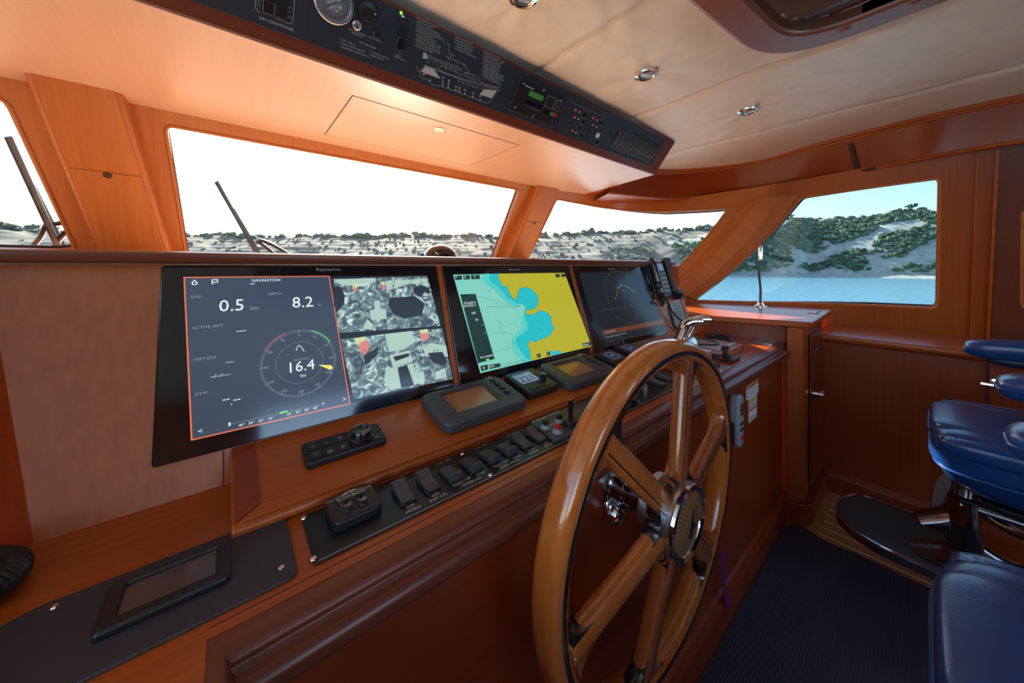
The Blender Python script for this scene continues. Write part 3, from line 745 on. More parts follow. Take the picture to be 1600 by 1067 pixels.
p = atZ(1188, 479, 1.017); o = thing('gooseneck_lamp', 'slim gooseneck chart lamp standing against the side window', 'lamp', (p.x, p.y, 1.017))
bm = B(); lathe(bm, Frame(p, (1, 0, 0), (0, 1, 0)), [(.042, 0), (.042, .006), (.022, .010), (.016, .03), (.010, .034)], 24); mk('base', bm, 'chrome', o)
bm = B(); tube(bm, smooth_path([p + Vector((0, 0, .03)), p + Vector((.004, 0, .12)), p + Vector((-.004, .006, .24)), p + Vector((0, 0, .33))], 8), .0075, 12); mk('gooseneck', bm, 'gunmetal', o)
bm = B(); lathe(bm, Frame(p + Vector((0, 0, .325)), (1, 0, 0), (0, 1, 0)), [(.009, 0), (.014, .006), (.0145, .085), (.011, .10), (.006, .106)], 20); mk('lamp_head', bm, 'chrome', o)

# ------------------------------------------------------------------ printing helpers on a plane
def ptext(bm, fr, px, py, s, hpx, h, align='l', mi=0, sx=1.0):
    a, b = fr.hit(px, py); _, b2 = fr.hit(px, py - hpx)
    text(bm, fr, a, b, s, abs(b2 - b) / .70, h, align, 0, mi, sx)
def ppoly(fr, pts): return [fr.hit(*p) for p in pts]
def crop(x, y, s): return lambda pts: [(x + a / s, y + b / s) for a, b in pts]

# ------------------------------------------------------------------ three multifunction displays
def display(a0, label):
    o = thing('chart_display', label, 'display', SCR.to(a0 + .29, 0), 'glass front displays in the helm bulkhead')
    bm = B(); prism(bm, SCR, rect(a0, -.003, a0 + .582, .357, .006, 3), .0005, .006); mk('glass_front', bm, 'black_gloss', o, bevel=.002)
    return o
H0 = .0066
# --- left: navigation page and engine room cameras
d1 = display(-.104, 'left display showing 0.5 kts, 8.2 m and engine room camera pictures')
c7 = crop(240, 400, 3.2)
nav = ppoly(SCR, [(288.4, 435), (513.4, 432.8), (545.6, 630.6), (300, 686.9)])
full = ppoly(SCR, [(288.4, 435), (665, 434), (708, 588), (300, 686.9)])
bm = B(); sheet(bm, SCR, nav, H0); mk('navigation_page', bm, 'scr_nav', d1)
bm = B(); sheet(bm, SCR, ppoly(SCR, [(514, 433), (664, 431), (706, 586), (546.5, 630)]), H0); mk('camera_page', bm, 'scr_dark', d1)
bm = B(); strip(bm, SCR, nav, .0022, H0 + .0006, closed=True); mk('page_border', bm, 'scr_orange', d1)
bm = B(); 
def T(x, y, s, hp, al='l', sx=1.0, mat='scr_white', nm='readout'):
    b_ = B(); ptext(b_, SCR, 240 + x / 3.2, 400 + y / 3.2, s, hp / 3.2, H0 + .0006, al, 0, sx); mk(nm, b_, mat, d1)
T(328, 282, '0.5', 58); T(693, 262, '8.2', 53); T(680, 585, '16.4', 52); T(492, 133, 'NAVIGATION', 13)
T(733, 607, 'kts', 15); T(415, 388, '---', 26, 'l', 1.1); T(360, 540, '--:--', 16); T(285, 613, '--/--/----', 18); T(345, 732, '--', 34); T(400, 732, '--', 34); T(386, 744, '.', 34)
T(425, 853, '40°', 13); T(474, 842, '30°', 13); T(523, 831, '20°', 13); T(573, 820, '10°', 13); T(666, 798, '10°', 13); T(708, 788, '20°', 13); T(752, 778, '30°', 13); T(795, 768, '40°', 13)
T(224, 888, '<', 24); T(943, 728, '>', 22)
strip(bm, SCR, ppoly(SCR, c7([(192, 140), (206, 126), (220, 140)])), .0016, H0 + .0006); strip(bm, SCR, ppoly(SCR, c7([(196, 138), (196, 147), (216, 147), (216, 138)])), .0014, H0 + .0006)
strip(bm, SCR, ppoly(SCR, c7([(295, 146), (293, 124), (320, 122), (321, 135), (296, 137)])), .0016, H0 + .0006); strip(bm, SCR, ppoly(SCR, c7([(482, 144), (503, 143)])), .0014, H0 + .0006)
strip(bm, SCR, ppoly(SCR, c7([(711, 475), (717, 455), (725, 448), (735, 455), (750, 478)])), .0012, H0 + .0006)
strip(bm, SCR, ppoly(SCR, c7([(379, 834), (380, 846)])), .003, H0 + .0006); strip(bm, SCR, ppoly(SCR, c7([(845, 732), (846, 742)])), .0016, H0 + .0006)
mk('screen_icons', bm, 'scr_white', d1)
bm = B()
T(187, 215, 'SOG', 13, mat='scr_grey', nm='caption'); T(573, 200, 'DEPTH', 12, mat='scr_grey', nm='caption'); T(485, 273, 'kts', 20, mat='scr_grey', nm='caption'); T(820, 254, 'm', 13, mat='scr_grey', nm='caption'); T(195, 370, 'ACTIVE WPT', 14, mat='scr_grey', nm='caption'); T(203, 528, 'WPT ETA', 14, mat='scr_grey', nm='caption'); T(210, 700, 'DTW', 14, mat='scr_grey', nm='caption'); T(696, 528, 'TRUE WIND', 9, mat='scr_grey', nm='caption')
wc = SCR.hit(240 + 730 / 3.2, 400 + 533 / 3.2)
rw = abs(SCR.hit(240 + 915 / 3.2, 400 + 533 / 3.2)[0] - wc[0])
for ang, s in ((0, '0'), (30, '30'), (60, '60'), (90, '90'), (120, '120'), (150, '150'), (180, '180'), (-30, '30'), (-60, '60'), (-90, '90'), (-120, '120'), (-150, '150')):
    q = R(90 - ang); text(bm, SCR, wc[0] + rw * .83 * math.cos(q), wc[1] + rw * .83 * math.sin(q) - .003, s, .0075, H0 + .0009, 'c')
    strip(bm, SCR, [(wc[0] + rw * .90 * math.cos(q), wc[1] + rw * .90 * math.sin(q)), (wc[0] + rw * .97 * math.cos(q), wc[1] + rw * .97 * math.sin(q))], .0010, H0 + .0009)
strip(bm, SCR, ppoly(SCR, c7([(380, 840), (846, 738)])), .0006, H0 + .0006)
mk('captions', bm, 'scr_grey', d1)
bm = B(); strip(bm, SCR, circ(wc[0], wc[1], rw * .94, 48), rw * .07, H0 + .0003, closed=True); strip(bm, SCR, circ(wc[0], wc[1], rw * .60, 40), rw * .03, H0 + .0003, closed=True); mk('wind_dial', bm, 'scr_ring', d1)
arc = lambda a0, a1, rr: [(wc[0] + rr * math.cos(R(90 - a)), wc[1] + rr * math.sin(R(90 - a))) for a in range(a0, a1 + 1, 5)]
bm = B(); strip(bm, SCR, arc(-60, -20, rw * .97), .0018, H0 + .0012); mk('port_arc', bm, 'scr_red', d1)
bm = B(); strip(bm, SCR, arc(20, 60, rw * .97), .0018, H0 + .0012); sheet(bm, SCR, ppoly(SCR, c7([(627, 780), (667, 771), (669, 781), (629, 790)])), H0 + .0012); mk('starboard_arc', bm, 'scr_green', d1)
bm = B(); sheet(bm, SCR, ppoly(SCR, c7([(820, 545), (885, 548), (893, 562), (880, 571)])), H0 + .0015); mk('wind_pointer', bm, 'scr_yellow', d1)
# camera pictures: machinery in pale light
m, nt, b_ = newmat('cam_noise'); L = nt.links.new
tc = nt.nodes.new('ShaderNodeTexCoord'); vo = nt.nodes.new('ShaderNodeTexVoronoi'); vo.inputs['Scale'].default_value = 55; vo.inputs['Randomness'].default_value = 1
nz = nt.nodes.new('ShaderNodeTexNoise'); nz.inputs['Scale'].default_value = 44; nz.inputs['Detail'].default_value = 8; nz.inputs['Distortion'].default_value = 1.6
L(tc.outputs['Object'], vo.inputs['Vector']); L(tc.outputs['Object'], nz.inputs['Vector'])
cr = nt.nodes.new('ShaderNodeValToRGB'); e = cr.color_ramp.elements
e[0].position = .36; e[0].color = (.025, .036, .055, 1); e[1].position = .72; e[1].color = (.40, .55, .49, 1); k = e.new(.5); k.color = (.06, .095, .11, 1); k = e.new(.6); k.color = (.15, .22, .22, 1)
L(nz.outputs[0], cr.inputs[0]); L(cr.outputs[0], b_.inputs['Emission Color']); b_.inputs['Emission Strength'].default_value = .9
b_.inputs['Base Color'].default_value = (.02, .02, .02, 1); b_.inputs['Roughness'].default_value = .12
c8 = crop(520, 430, 5.08)
bm = B(); sheet(bm, SCR, ppoly(SCR, c8([(0, 38), (742, 12), (845, 405), (40, 462)])), H0 + .0004); sheet(bm, SCR, ppoly(SCR, c8([(55, 512), (610, 447), (860, 425), (940, 825), (160, 985)])), H0 + .0004); mk('camera_picture', bm, 'cam_noise', d1)
def cam(mat, nm, polys, h):
    for p in polys: bm = B(); sheet(bm, SCR, ppoly(SCR, c8(p)), H0 + h); mk(nm, bm, mat, d1)
cam('cam_pale', 'camera_bright_patch', [[(0, 40), (330, 28), (330, 60), (130, 90), (60, 80)], [(410, 50), (600, 40), (740, 30), (750, 95), (610, 70), (420, 130)], [(320, 210), (365, 205), (370, 270), (415, 275), (420, 350), (300, 360), (285, 285), (325, 275)],
     [(230, 430), (265, 350), (320, 400), (300, 435)], [(405, 470), (605, 447), (655, 525), (560, 590), (440, 610)], [(440, 640), (600, 600), (625, 690), (470, 730)], [(700, 560), (770, 540), (890, 560), (905, 650), (810, 640), (730, 650)],
     [(395, 830), (450, 735), (520, 720), (535, 895), (450, 912)], [(580, 710), (625, 700), (680, 855), (640, 872)], [(800, 770), (880, 740), (895, 810), (810, 832)]], .0008)
cam('cam_dark', 'camera_dark_patch', [[(0, 95), (60, 100), (90, 170), (85, 230), (30, 300), (0, 240)], [(630, 110), (690, 80), (755, 110), (770, 150), (720, 140), (690, 180), (640, 150)], [(440, 185), (640, 170), (720, 230), (700, 320), (560, 350), (470, 310), (430, 240)], [(505, 735), (580, 715), (635, 875), (535, 895)],
     [(745, 620), (860, 610), (900, 690), (870, 720), (780, 690)], [(470, 650), (595, 620), (600, 645), (490, 685)], [(240, 640), (360, 570), (340, 640), (250, 720)]], .0011)
cam('cam_cream', 'camera_cream_patch', [[(150, 70), (190, 65), (185, 105), (152, 105)], [(372, 60), (405, 55), (408, 82), (378, 85)], [(155, 505), (250, 490), (255, 515), (190, 560)], [(675, 440), (740, 430), (752, 460), (690, 470)]], .0014)
cam('cam_red', 'camera_red_tank', [[(150, 105), (185, 105), (188, 132), (158, 135)], [(380, 84), (408, 82), (410, 125), (388, 128)], [(190, 545), (262, 515), (285, 575), (250, 635), (215, 620)], [(680, 465), (750, 460), (755, 500), (715, 530), (690, 505)]], .0014)
for cx, cy, r, hh in ((428, 745, 22, 60), (430, 795, 28, 80), (662, 735, 20, 50), (690, 785, 25, 75)):
    bm = B(); sheet(bm, SCR, ppoly(SCR, c8([(cx - r, cy), (cx - r * .6, cy - 18), (cx + r * .6, cy - 20), (cx + r, cy - 4), (cx + r * 1.2, cy + hh), (cx - r * .7, cy + hh + 8)])), H0 + .0017); mk('camera_filter', bm, 'cam_pale', d1)
bm = B()
for i in range(46):
    x, y = random.choice(((random.uniform(60, 260), random.uniform(200, 430)), (random.uniform(120, 400), random.uniform(560, 930)), (random.uniform(620, 860), random.uniform(560, 800)), (random.uniform(430, 720), random.uniform(60, 200))))
    an = random.choice((-.9, -.7, .9, 1.1)) if y > 500 and x > 500 else random.choice((-.8, -.95, -.7)); l = random.uniform(25, 80)
    strip(bm, SCR, ppoly(SCR, c8([(x, y), (x + l * math.cos(an) * .6, y + l * math.sin(an) * .7)])), random.choice((.0012, .0018)), H0 + .0018)
mk('camera_pipes', bm, 'cam_dark', d1)
bm = B(); ptext(bm, SCR, 240 + 812 / 3.2, 400 + 78 / 3.2, 'Raymarine', 4.4, H0, 'l', 0, 1.25)
bm2 = bm; strip(bm, SCR, rnd(ppoly(SCR, [(706, 601.5), (720, 599.5), (721.5, 605), (708, 607)]), .002), .0008, H0, closed=True); strip(bm, SCR, circ(*SCR.hit(708.5, 604.3), .0028, 14), .0012, H0, closed=True)
for x in (713, 716, 719): ptext(bm, SCR, x, 604.6, 'I', 2.6, H0)
mk('logo', bm, 'grey_print', d1)

# --- middle: chart
d2 = display(.4985, 'middle display showing a yellow and turquoise nautical chart')
k8 = crop(680, 400, 4)
bm = B(); sheet(bm, SCR, ppoly(SCR, k8([(105, 120), (800, 108), (968, 565), (275, 733)])), H0); mk('deep_water', bm, 'chart_deep', d2)
coast = [(385, 114), (388, 150), (418, 200), (440, 188), (446, 216), (468, 258), (494, 280), (508, 245), (518, 208), (552, 198), (598, 213), (628, 248), (637, 290), (620, 326), (586, 336), (552, 344), (560, 366), (598, 372), (640, 345), (690, 355), (716, 385), (718, 430), (736, 450), (712, 490), (682, 512), (640, 524), (622, 542), (588, 528), (568, 552), (580, 590), (592, 657)]
sea = [(592, 657), (560, 640), (524, 590), (497, 555), (500, 512), (548, 482), (572, 455), (565, 415), (545, 375), (548, 345), (556, 322), (535, 305), (500, 300), (478, 288), (448, 272), (420, 238), (382, 190), (345, 172), (330, 150), (335, 114)]
bm = B(); sheet(bm, SCR, ppoly(SCR, k8(coast + sea)), H0 + .0006); sheet(bm, SCR, ppoly(SCR, k8([(700, 590), (725, 598), (765, 592), (790, 606), (722, 624)])), H0 + .0016); mk('shallow_water', bm, 'chart_shallow', d2)
bm = B(); sheet(bm, SCR, ppoly(SCR, k8([(300, 114), (335, 114), (330, 150), (345, 172), (382, 190), (420, 238), (448, 272), (478, 288), (500, 300), (530, 303), (500, 325), (450, 300), (395, 250), (350, 205), (305, 175), (275, 145)])), H0 + .0004)
sheet(bm, SCR, ppoly(SCR, k8([(545, 375), (565, 415), (572, 455), (548, 482), (500, 512), (497, 555), (524, 590), (560, 640), (592, 657), (540, 665), (480, 600), (470, 520), (520, 470), (540, 430), (520, 390)])), H0 + .0004); mk('middle_depth', bm, 'chart_mid', d2)
bm = B(); sheet(bm, SCR, ppoly(SCR, k8(coast + [(722, 624), (943, 572), (968, 565), (800, 108)])), H0 + .0010); mk('land', bm, 'chart_land', d2)
bm = B(); strip(bm, SCR, ppoly(SCR, k8(coast)), .0022, H0 + .0013); mk('coast_edge', bm, 'chart_edge', d2)
bm = B()
for ln in ([(300, 215), (330, 180), (350, 200), (320, 225)], [(380, 410), (410, 420), (400, 450), (440, 490), (470, 480), (480, 540), (450, 575), (420, 500), (390, 420)], [(315, 321), (520, 317)], [(330, 490), (430, 480)], [(240, 250), (420, 300), (470, 320), (520, 350), (510, 400), (460, 430)], [(365, 600), (470, 575)], [(500, 115), (520, 200)], [(380, 230), (440, 290), (530, 330)], [(540, 420), (500, 450), (520, 500), (470, 560), (500, 640)], [(360, 190), (420, 250), (470, 300)]):
    strip(bm, SCR, ppoly(SCR, k8(ln)), .0008 if ln[0] != (315, 321) else .0014, H0 + .0016)
for cx, cy in ((560, 285), (632, 370), (655, 415), (648, 455), (625, 490), (660, 425)): sheet(bm, SCR, circ(*SCR.hit(680 + cx / 4, 400 + cy / 4), .003, 8), H0 + .0016)
mk('chart_lines', bm, 'chart_line', d2)
for q in ([(148, 243), (243, 240), (362, 645), (258, 672)], [(112, 128), (158, 126), (160, 152), (118, 155)], [(165, 126), (208, 124), (210, 150), (170, 152)], [(214, 124), (268, 122), (272, 148), (218, 150)], [(740, 116), (768, 115), (772, 136), (745, 137)], [(776, 115), (804, 114), (806, 134), (780, 135)], [(908, 548), (958, 538), (964, 560), (914, 571)], [(622, 615), (645, 610), (650, 633), (628, 638)], [(684, 602), (706, 597), (710, 620), (690, 625)], [(272, 690), (318, 678), (322, 710), (280, 722)], [(326, 682), (396, 670), (398, 694), (330, 708)]):
    bm = B(); sheet(bm, SCR, ppoly(SCR, k8(q)), H0 + .0018); mk('chart_box', bm, 'chart_ui', d2)
bm = B(); T2 = lambda x, y, s, hp, al='l', sx=1.0: ptext(bm, SCR, 680 + x / 4, 400 + y / 4, s, hp / 4, H0 + .0022, al, 0, sx)
T2(172, 306, "35°56.260' N", 14, 'l', .8); T2(172, 324, "014°20.761' E", 14, 'l', .8); T2(220, 368, '148°', 14); T2(243, 408, '8.5', 13); T2(280, 440, '--', 14); T2(295, 487, '--', 14); T2(275, 642, 'Pilot STANDBY', 11); T2(915, 566, '0.93nm', 13); T2(290, 708, '#', 16); T2(332, 698, 'MENU', 10); T2(120, 147, '^', 18); T2(176, 146, 'P', 14); T2(235, 143, '+', 18); T2(630, 632, '<', 14); T2(692, 618, '+', 14)
mk('chart_text', bm, 'scr_white', d2)
bm = B(); ptext(bm, SCR, 680 + 400 / 4, 400 + 695 / 4, "35°56.260'N 014°20.761'E", 4.2, H0 + .0022, 'l', 0, .85); mk('cursor_text', bm, 'chart_line', d2)
bm = B(); sheet(bm, SCR, ppoly(SCR, k8([(308, 645), (326, 641), (328, 655), (311, 659)])), H0 + .0023); mk('pilot_bar', bm, 'scr_green', d2)
bm = B(); ptext(bm, SCR, 680 + 455 / 4, 400 + 93 / 4, 'Raymarine', 3, H0, 'l', 0, 1.2); strip(bm, SCR, circ(*SCR.hit(924, 549.5), .0028, 14), .0010, H0, closed=True); mk('logo', bm, 'grey_print', d2)

# --- right: radar
d3 = display(1.1030, 'right display showing a dark radar page with a yellow trace')
bm = B(); sheet(bm, SCR, ppoly(SCR, k8([(890, 108), (1285, 98), (1425, 440), (1445, 470), (1060, 545), (1000, 480)])), H0); mk('radar_page', bm, 'scr_radar', d3)
rc = SCR.hit(680 + 1165 / 4, 400 + 255 / 4)
bm = B(); strip(bm, SCR, circ(rc[0], rc[1], .125, 56), .0008, H0 + .0004, closed=True); strip(bm, SCR, [(rc[0], rc[1] - .125), (rc[0], rc[1] + .125)], .0006, H0 + .0004); strip(bm, SCR, [(rc[0] - .2, rc[1] - .05), (rc[0] + .1, rc[1] - .05)], .0008, H0 + .0004); mk('range_ring', bm, 'scr_ring', d3)
bm = B()
tr_ = [(1118, 270), (1124, 245), (1128, 215), (1138, 195), (1150, 186), (1168, 187), (1185, 192), (1205, 200), (1222, 215), (1240, 236)]
for i in range(len(tr_) - 1):
    for s in range(4):
        x = tr_[i][0] + (tr_[i + 1][0] - tr_[i][0]) * s / 4 + random.uniform(-3, 3); y = tr_[i][1] + (tr_[i + 1][1] - tr_[i][1]) * s / 4 + random.uniform(-3, 3)
        sheet(bm, SCR, circ(*SCR.hit(680 + x / 4, 400 + y / 4), random.uniform(.0014, .003), 6), H0 + .0006)
mk('radar_trace', bm, 'radar_trace', d3)
bm = B(); sheet(bm, SCR, ppoly(SCR, k8([(1030, 468), (1415, 398), (1425, 425), (1040, 497)])), H0 + .0006); mk('alert_bar', bm, 'radar_bar', d3)
bm = B(); ptext(bm, SCR, 680 + 1062 / 4, 400 + 482 / 4, 'Radar standby', 3, H0 + .001); ptext(bm, SCR, 680 + 1055 / 4, 400 + 515 / 4, 'Press and hold to change the radar status', 2.6, H0 + .001); mk('alert_text', bm, 'scr_grey', d3)
bm = B(); ptext(bm, SCR, 680 + 1076 / 4, 400 + 87 / 4, 'Raymarine', 2.4, H0, 'l', 0, 1.2); mk('logo', bm, 'grey_print', d3)

# ------------------------------------------------------------------ things on the instrument shelf
def quadrect(fr, pts):
    P = [fr.hit(*p) for p in pts]; A = [p[0] for p in P]; Bv = [p[1] for p in P]
    A.sort(); Bv.sort(); return (A[0] + A[1]) / 2, (Bv[0] + Bv[1]) / 2, (A[2] + A[3]) / 2, (Bv[2] + Bv[3]) / 2
# remote keypad
q = quadrect(TRAY, [(472, 703), (476, 735), (602, 697), (592, 668)])
o = thing('remote_keypad', 'slim black keypad with a round rotary knob below the left display', 'keypad', TRAY.to((q[0] + q[2]) / 2, (q[1] + q[3]) / 2))
bm = B(); prism(bm, TRAY, rect(q[0], q[1], q[2], q[3], .006), 0, .014); mk('body', bm, 'black_plastic', o, bevel=.003)
kw = (q[2] - q[0])
ck = TRAY.hit(564, 683, .016)
bm = B(); lathe(bm, TRAY.sub(ck[0], ck[1], .014), [(.023, 0), (.023, .006), (.020, .008), (.020, .018), (.018, .021), (.013, .021), (.011, .018)], 32); mk('rotary_knob', bm, 'black_gloss', o)
for i in range(4):
    for j in range(2):
        a0 = q[0] + .006 + i * kw * .165; b0 = q[1] + .005 + j * (q[3] - q[1] - .008) / 2
        bm = B(); prism(bm, TRAY, rect(a0, b0, a0 + kw * .15, b0 + (q[3] - q[1] - .014) / 2, .003, 3), .014, .0155); mk('key', bm, 'black_plastic', o)
for j in range(2):
    b0 = q[1] + .005 + j * (q[3] - q[1] - .008) / 2
    bm = B(); prism(bm, TRAY, rect(q[2] - .026, b0, q[2] - .006, b0 + (q[3] - q[1] - .014) / 2, .003, 3), .014, .0155); mk('key', bm, 'black_plastic', o)
bm = B(); g = lambda i, j, s, sz=.012: text(bm, TRAY, q[0] + .006 + i * kw * .165 + kw * .075, q[1] + .010 + j * (q[3] - q[1] - .008) / 2, s, sz, .0160, 'c')
g(0, 1, '=', .012); g(1, 1, '-', .018); g(2, 1, '+', .018); g(3, 1, '^', .018); g(0, 0, '*', .016); g(1, 0, '@', .010); g(2, 0, 'P', .012)
text(bm, TRAY, q[2] - .016, q[1] + .030, '=', .012, .016, 'c'); text(bm, TRAY, q[2] - .016, q[1] + .008, '<', .014, .016, 'c'); mk('key_symbols', bm, 'grey_print', o)
# two engine monitors
def engine_monitor(corn, lcd, btn, logo, label):
    q = quadrect(TRAY, corn); o = thing('engine_monitor', label, 'engine display', TRAY.to((q[0] + q[2]) / 2, (q[1] + q[3]) / 2), 'charcoal engine monitors on the shelf')
    l = quadrect(TRAY, lcd)
    out = rect(q[0], q[1], q[2], q[3], .022, 6); inn = rect(l[0], l[1], l[2], l[3], .002, 6)
    bm = B(); ringplate(bm, TRAY, out, inn, 0, .026); mk('housing', bm, 'charcoal', o, bevel=.006, seg=3)
    bm = B(); sheet(bm, TRAY, rect(l[0] - .004, l[1] - .004, l[2] + .004, l[3] + .004), .016); mk('screen', bm, 'amber_lcd', o, label='dark amber liquid crystal screen')
    bm = B(); bs = []
    for k in range(4):
        a = l[2] + (q[2] - l[2]) * .48; b = l[3] + .004 - (l[3] - l[1] + .0) * (k + .45) / 4.0 * 1.0
        bt = B(); lathe(bt, TRAY.sub(a, b, .026), [(.0088, 0), (.0085, .003), (.006, .005)], 18); mk('button', bt, 'black_plastic', o)
        bt = B(); sheet(bt, TRAY, rect(a - .002, b - .0014, a + .002, b + .0014), .0315); mk('button_mark', bt, 'grey_print', o)
    bm = B(); text(bm, TRAY, l[2] + (q[2] - l[2]) * .48, l[3] + .008, 'CAT', .013, .0266, 'c'); mk('badge', bm, 'white_print', o)
    bm = B(); a = l[2] + (q[2] - l[2]) * .48; sheet(bm, TRAY, [(a - .006, l[3] + .0075), (a + .006, l[3] + .0075), (a, l[3] + .013)], .0263); mk('badge_triangle', bm, 'yellow_print', o)
    return q, l
e3 = crop(640, 540, 5.333)
qA, lA = engine_monitor(e3([(80, 500), (310, 770), (970, 520), (720, 300)]), e3([(250, 470), (395, 630), (765, 510), (595, 375)]), None, None, 'charcoal engine monitor with amber screen, right of the knob keypad')
wd, hd = qA[2] - qA[0], qA[3] - qA[1]
a2 = TRAY.hit(840.6, 583)[0]
def shiftpx(dx, pts):
    out = []
    for p in pts:
        a, b = TRAY.hit(*p); x, y, _ = proj(TRAY.to(a + dx, b)); out.append((x, y))
    return out
dx = a2 - TRAY.hit(655, 634)[0]
engine_monitor(shiftpx(dx, e3([(80, 500), (310, 770), (970, 520), (720, 300)])), shiftpx(dx, e3([(250, 470), (395, 630), (765, 510), (595, 375)])), None, None, 'charcoal engine monitor with amber screen, half hidden by the wheel rim')
# autopilot head
q = quadrect(TRAY, e3([(790, 300), (1000, 470), (1235, 370), (1010, 230)]))
o = thing('autopilot_head', 'square black autopilot unit reading 221 degrees with small knob', 'autopilot', TRAY.to((q[0] + q[2]) / 2, (q[1] + q[3]) / 2))
w_, h_ = q[2] - q[0], q[3] - q[1]
bm = B(); prism(bm, TRAY, rect(q[0], q[1], q[2], q[3], .008), 0, .022); mk('body', bm, 'black_plastic', o, bevel=.003)
bm = B(); sheet(bm, TRAY, rect(q[0] + w_ * .12, q[1] + h_ * .40, q[0] + w_ * .72, q[1] + h_ * .86), .0225); mk('screen', bm, 'lcd_blue', o)
bm = B(); text(bm, TRAY, q[0] + w_ * .16, q[1] + h_ * .46, '221°', h_ * .36, .0230, 'l', sx=.95); strip(bm, TRAY, [(q[0] + w_ * .14, q[1] + h_ * .82), (q[0] + w_ * .45, q[1] + h_ * .82)], .003, .0230); mk('digits', bm, 'black_plastic', o)
bm = B(); lathe(bm, TRAY.sub(q[0] + w_ * .80, q[1] + h_ * .42, .022), [(.0125, 0), (.012, .014), (.010, .016), (.004, .0165)], 24); mk('knob', bm, 'black_gloss', o)
for fx, fy in ((.22, .16), (.45, .16), (.68, .13), (.88, .62)):
    bm = B(); prism(bm, TRAY, rect(q[0] + w_ * (fx - .09), q[1] + h_ * (fy - .07), q[0] + w_ * (fx + .09), q[1] + h_ * (fy + .07), .003, 3), .022, .0235); mk('button', bm, 'black_plastic', o)
bm = B(); text(bm, TRAY, q[0] + w_ * .38, q[1] + h_ * .90, 'Raymarine', h_ * .065, .0226, 'c'); mk('logo', bm, 'grey_print', o)
# two small wind / depth instruments
for k, (px, py, lab) in enumerate(((957, 564, 'small square instrument with a dim dial, touching the wheel rim'), (985, 552, 'small square instrument mostly hidden behind the wheel top'))):
    a, b = TRAY.hit(px, py); o = thing('wind_instrument', lab, 'instrument', TRAY.to(a, b), 'small black wind instruments')
    bm = B(); prism(bm, TRAY, rect(a - .055, b - .052, a + .055, b + .052, .008), 0, .020); mk('body', bm, 'black_plastic', o, bevel=.003)
    bm = B(); sheet(bm, TRAY, rect(a - .042, b - .028, a + .042, b + .038), .0205); mk('screen', bm, 'lcd_dim', o)
    bm = B(); strip(bm, TRAY, circ(a, b + .005, .026, 24), .0012, .0210, closed=True); text(bm, TRAY, a, b, '2.6', .016, .0210, 'c'); mk('dial', bm, 'scr_grey', o)
    for f in (-.03, -.01, .01, .03):
        bm = B(); prism(bm, TRAY, rect(a + f - .008, b - .046, a + f + .008, b - .036, .002, 2), .020, .0215); mk('button', bm, 'black_plastic', o)

# ------------------------------------------------------------------ left plate with small dark screen
P = ppoly(DASH, [(450.5, 801.4), (466, 898), (457, 906), (131, 1067), (-20, 1140), (-60, 1020), (45, 957), (60, 949)])
o = thing('side_plate', 'slate grey plate with a small dead screen at the left end', 'panel', DASH.to(-.05, .58))
a0, a1, b0, b1 = -.235, DASH.hit(464, 890)[0], DASH.hit(457, 906)[1], DASH.hit(450, 801.4)[1]
bm = B(); prism(bm, DASH, rnd([(a0, b0), (a1, b0), (a1, b1), (a0 + .05, b1), (a0, b1 - .05)], [.012, .012, .006, .02, .02], 4), 0, .004); mk('plate', bm, 'slate_plate', o, bevel=.001)
z7 = crop(0, 700, 2.908)
q = quadrect(DASH, z7([(510, 655), (388, 925), (1040, 625), (1053, 450)])); l = quadrect(DASH, z7([(585, 650), (520, 808), (975, 618), (985, 490)]))
bm = B(); ringplate(bm, DASH, rect(*q, .006, 5), rect(*l, .002, 5), .004, .013); mk('bezel', bm, 'black_plastic', o, bevel=.003)
bm = B(); sheet(bm, DASH, rect(l[0] - .003, l[1] - .003, l[2] + .003, l[3] + .003), .008); mk('screen', bm, 'dead_lcd', o)
def screws(o, fr, pxs, h, r=.0045):
    for px, py in pxs:
        a, b = fr.hit(px, py); bm = B(); lathe(bm, fr.sub(a, b, h), [(r, 0), (r * .9, .0012), (r * .4, .0018)], 14); mk('screw', bm, 'chrome', o)
screws(o, DASH, z7([(245, 737), (1250, 342), (1278, 556)]), .004, .004)
# spiral cord
bm = B(); cc = DASH.to(*DASH.hit(-14, 932)); pts = []
for i in range(420):
    t = i / 20; an = math.pi * .62 * (i / 420) * 2 - 1.2
    base = cc + Vector((-.038 + .052 * math.cos(an), .052 * math.sin(an), .020)); rad = Vector((math.cos(an), math.sin(an), 0))
    pts.append(base + rad * .012 * math.cos(t * 2 * math.pi * 1.6) + Vector((0, 0, .012 * math.sin(t * 2 * math.pi * 1.6))))
tube(bm, pts, .0040, 7)
tag(mk('spiral_cord', bm, 'black_plastic'), 'black spiral cord lying at the left edge of the dash', 'cord')

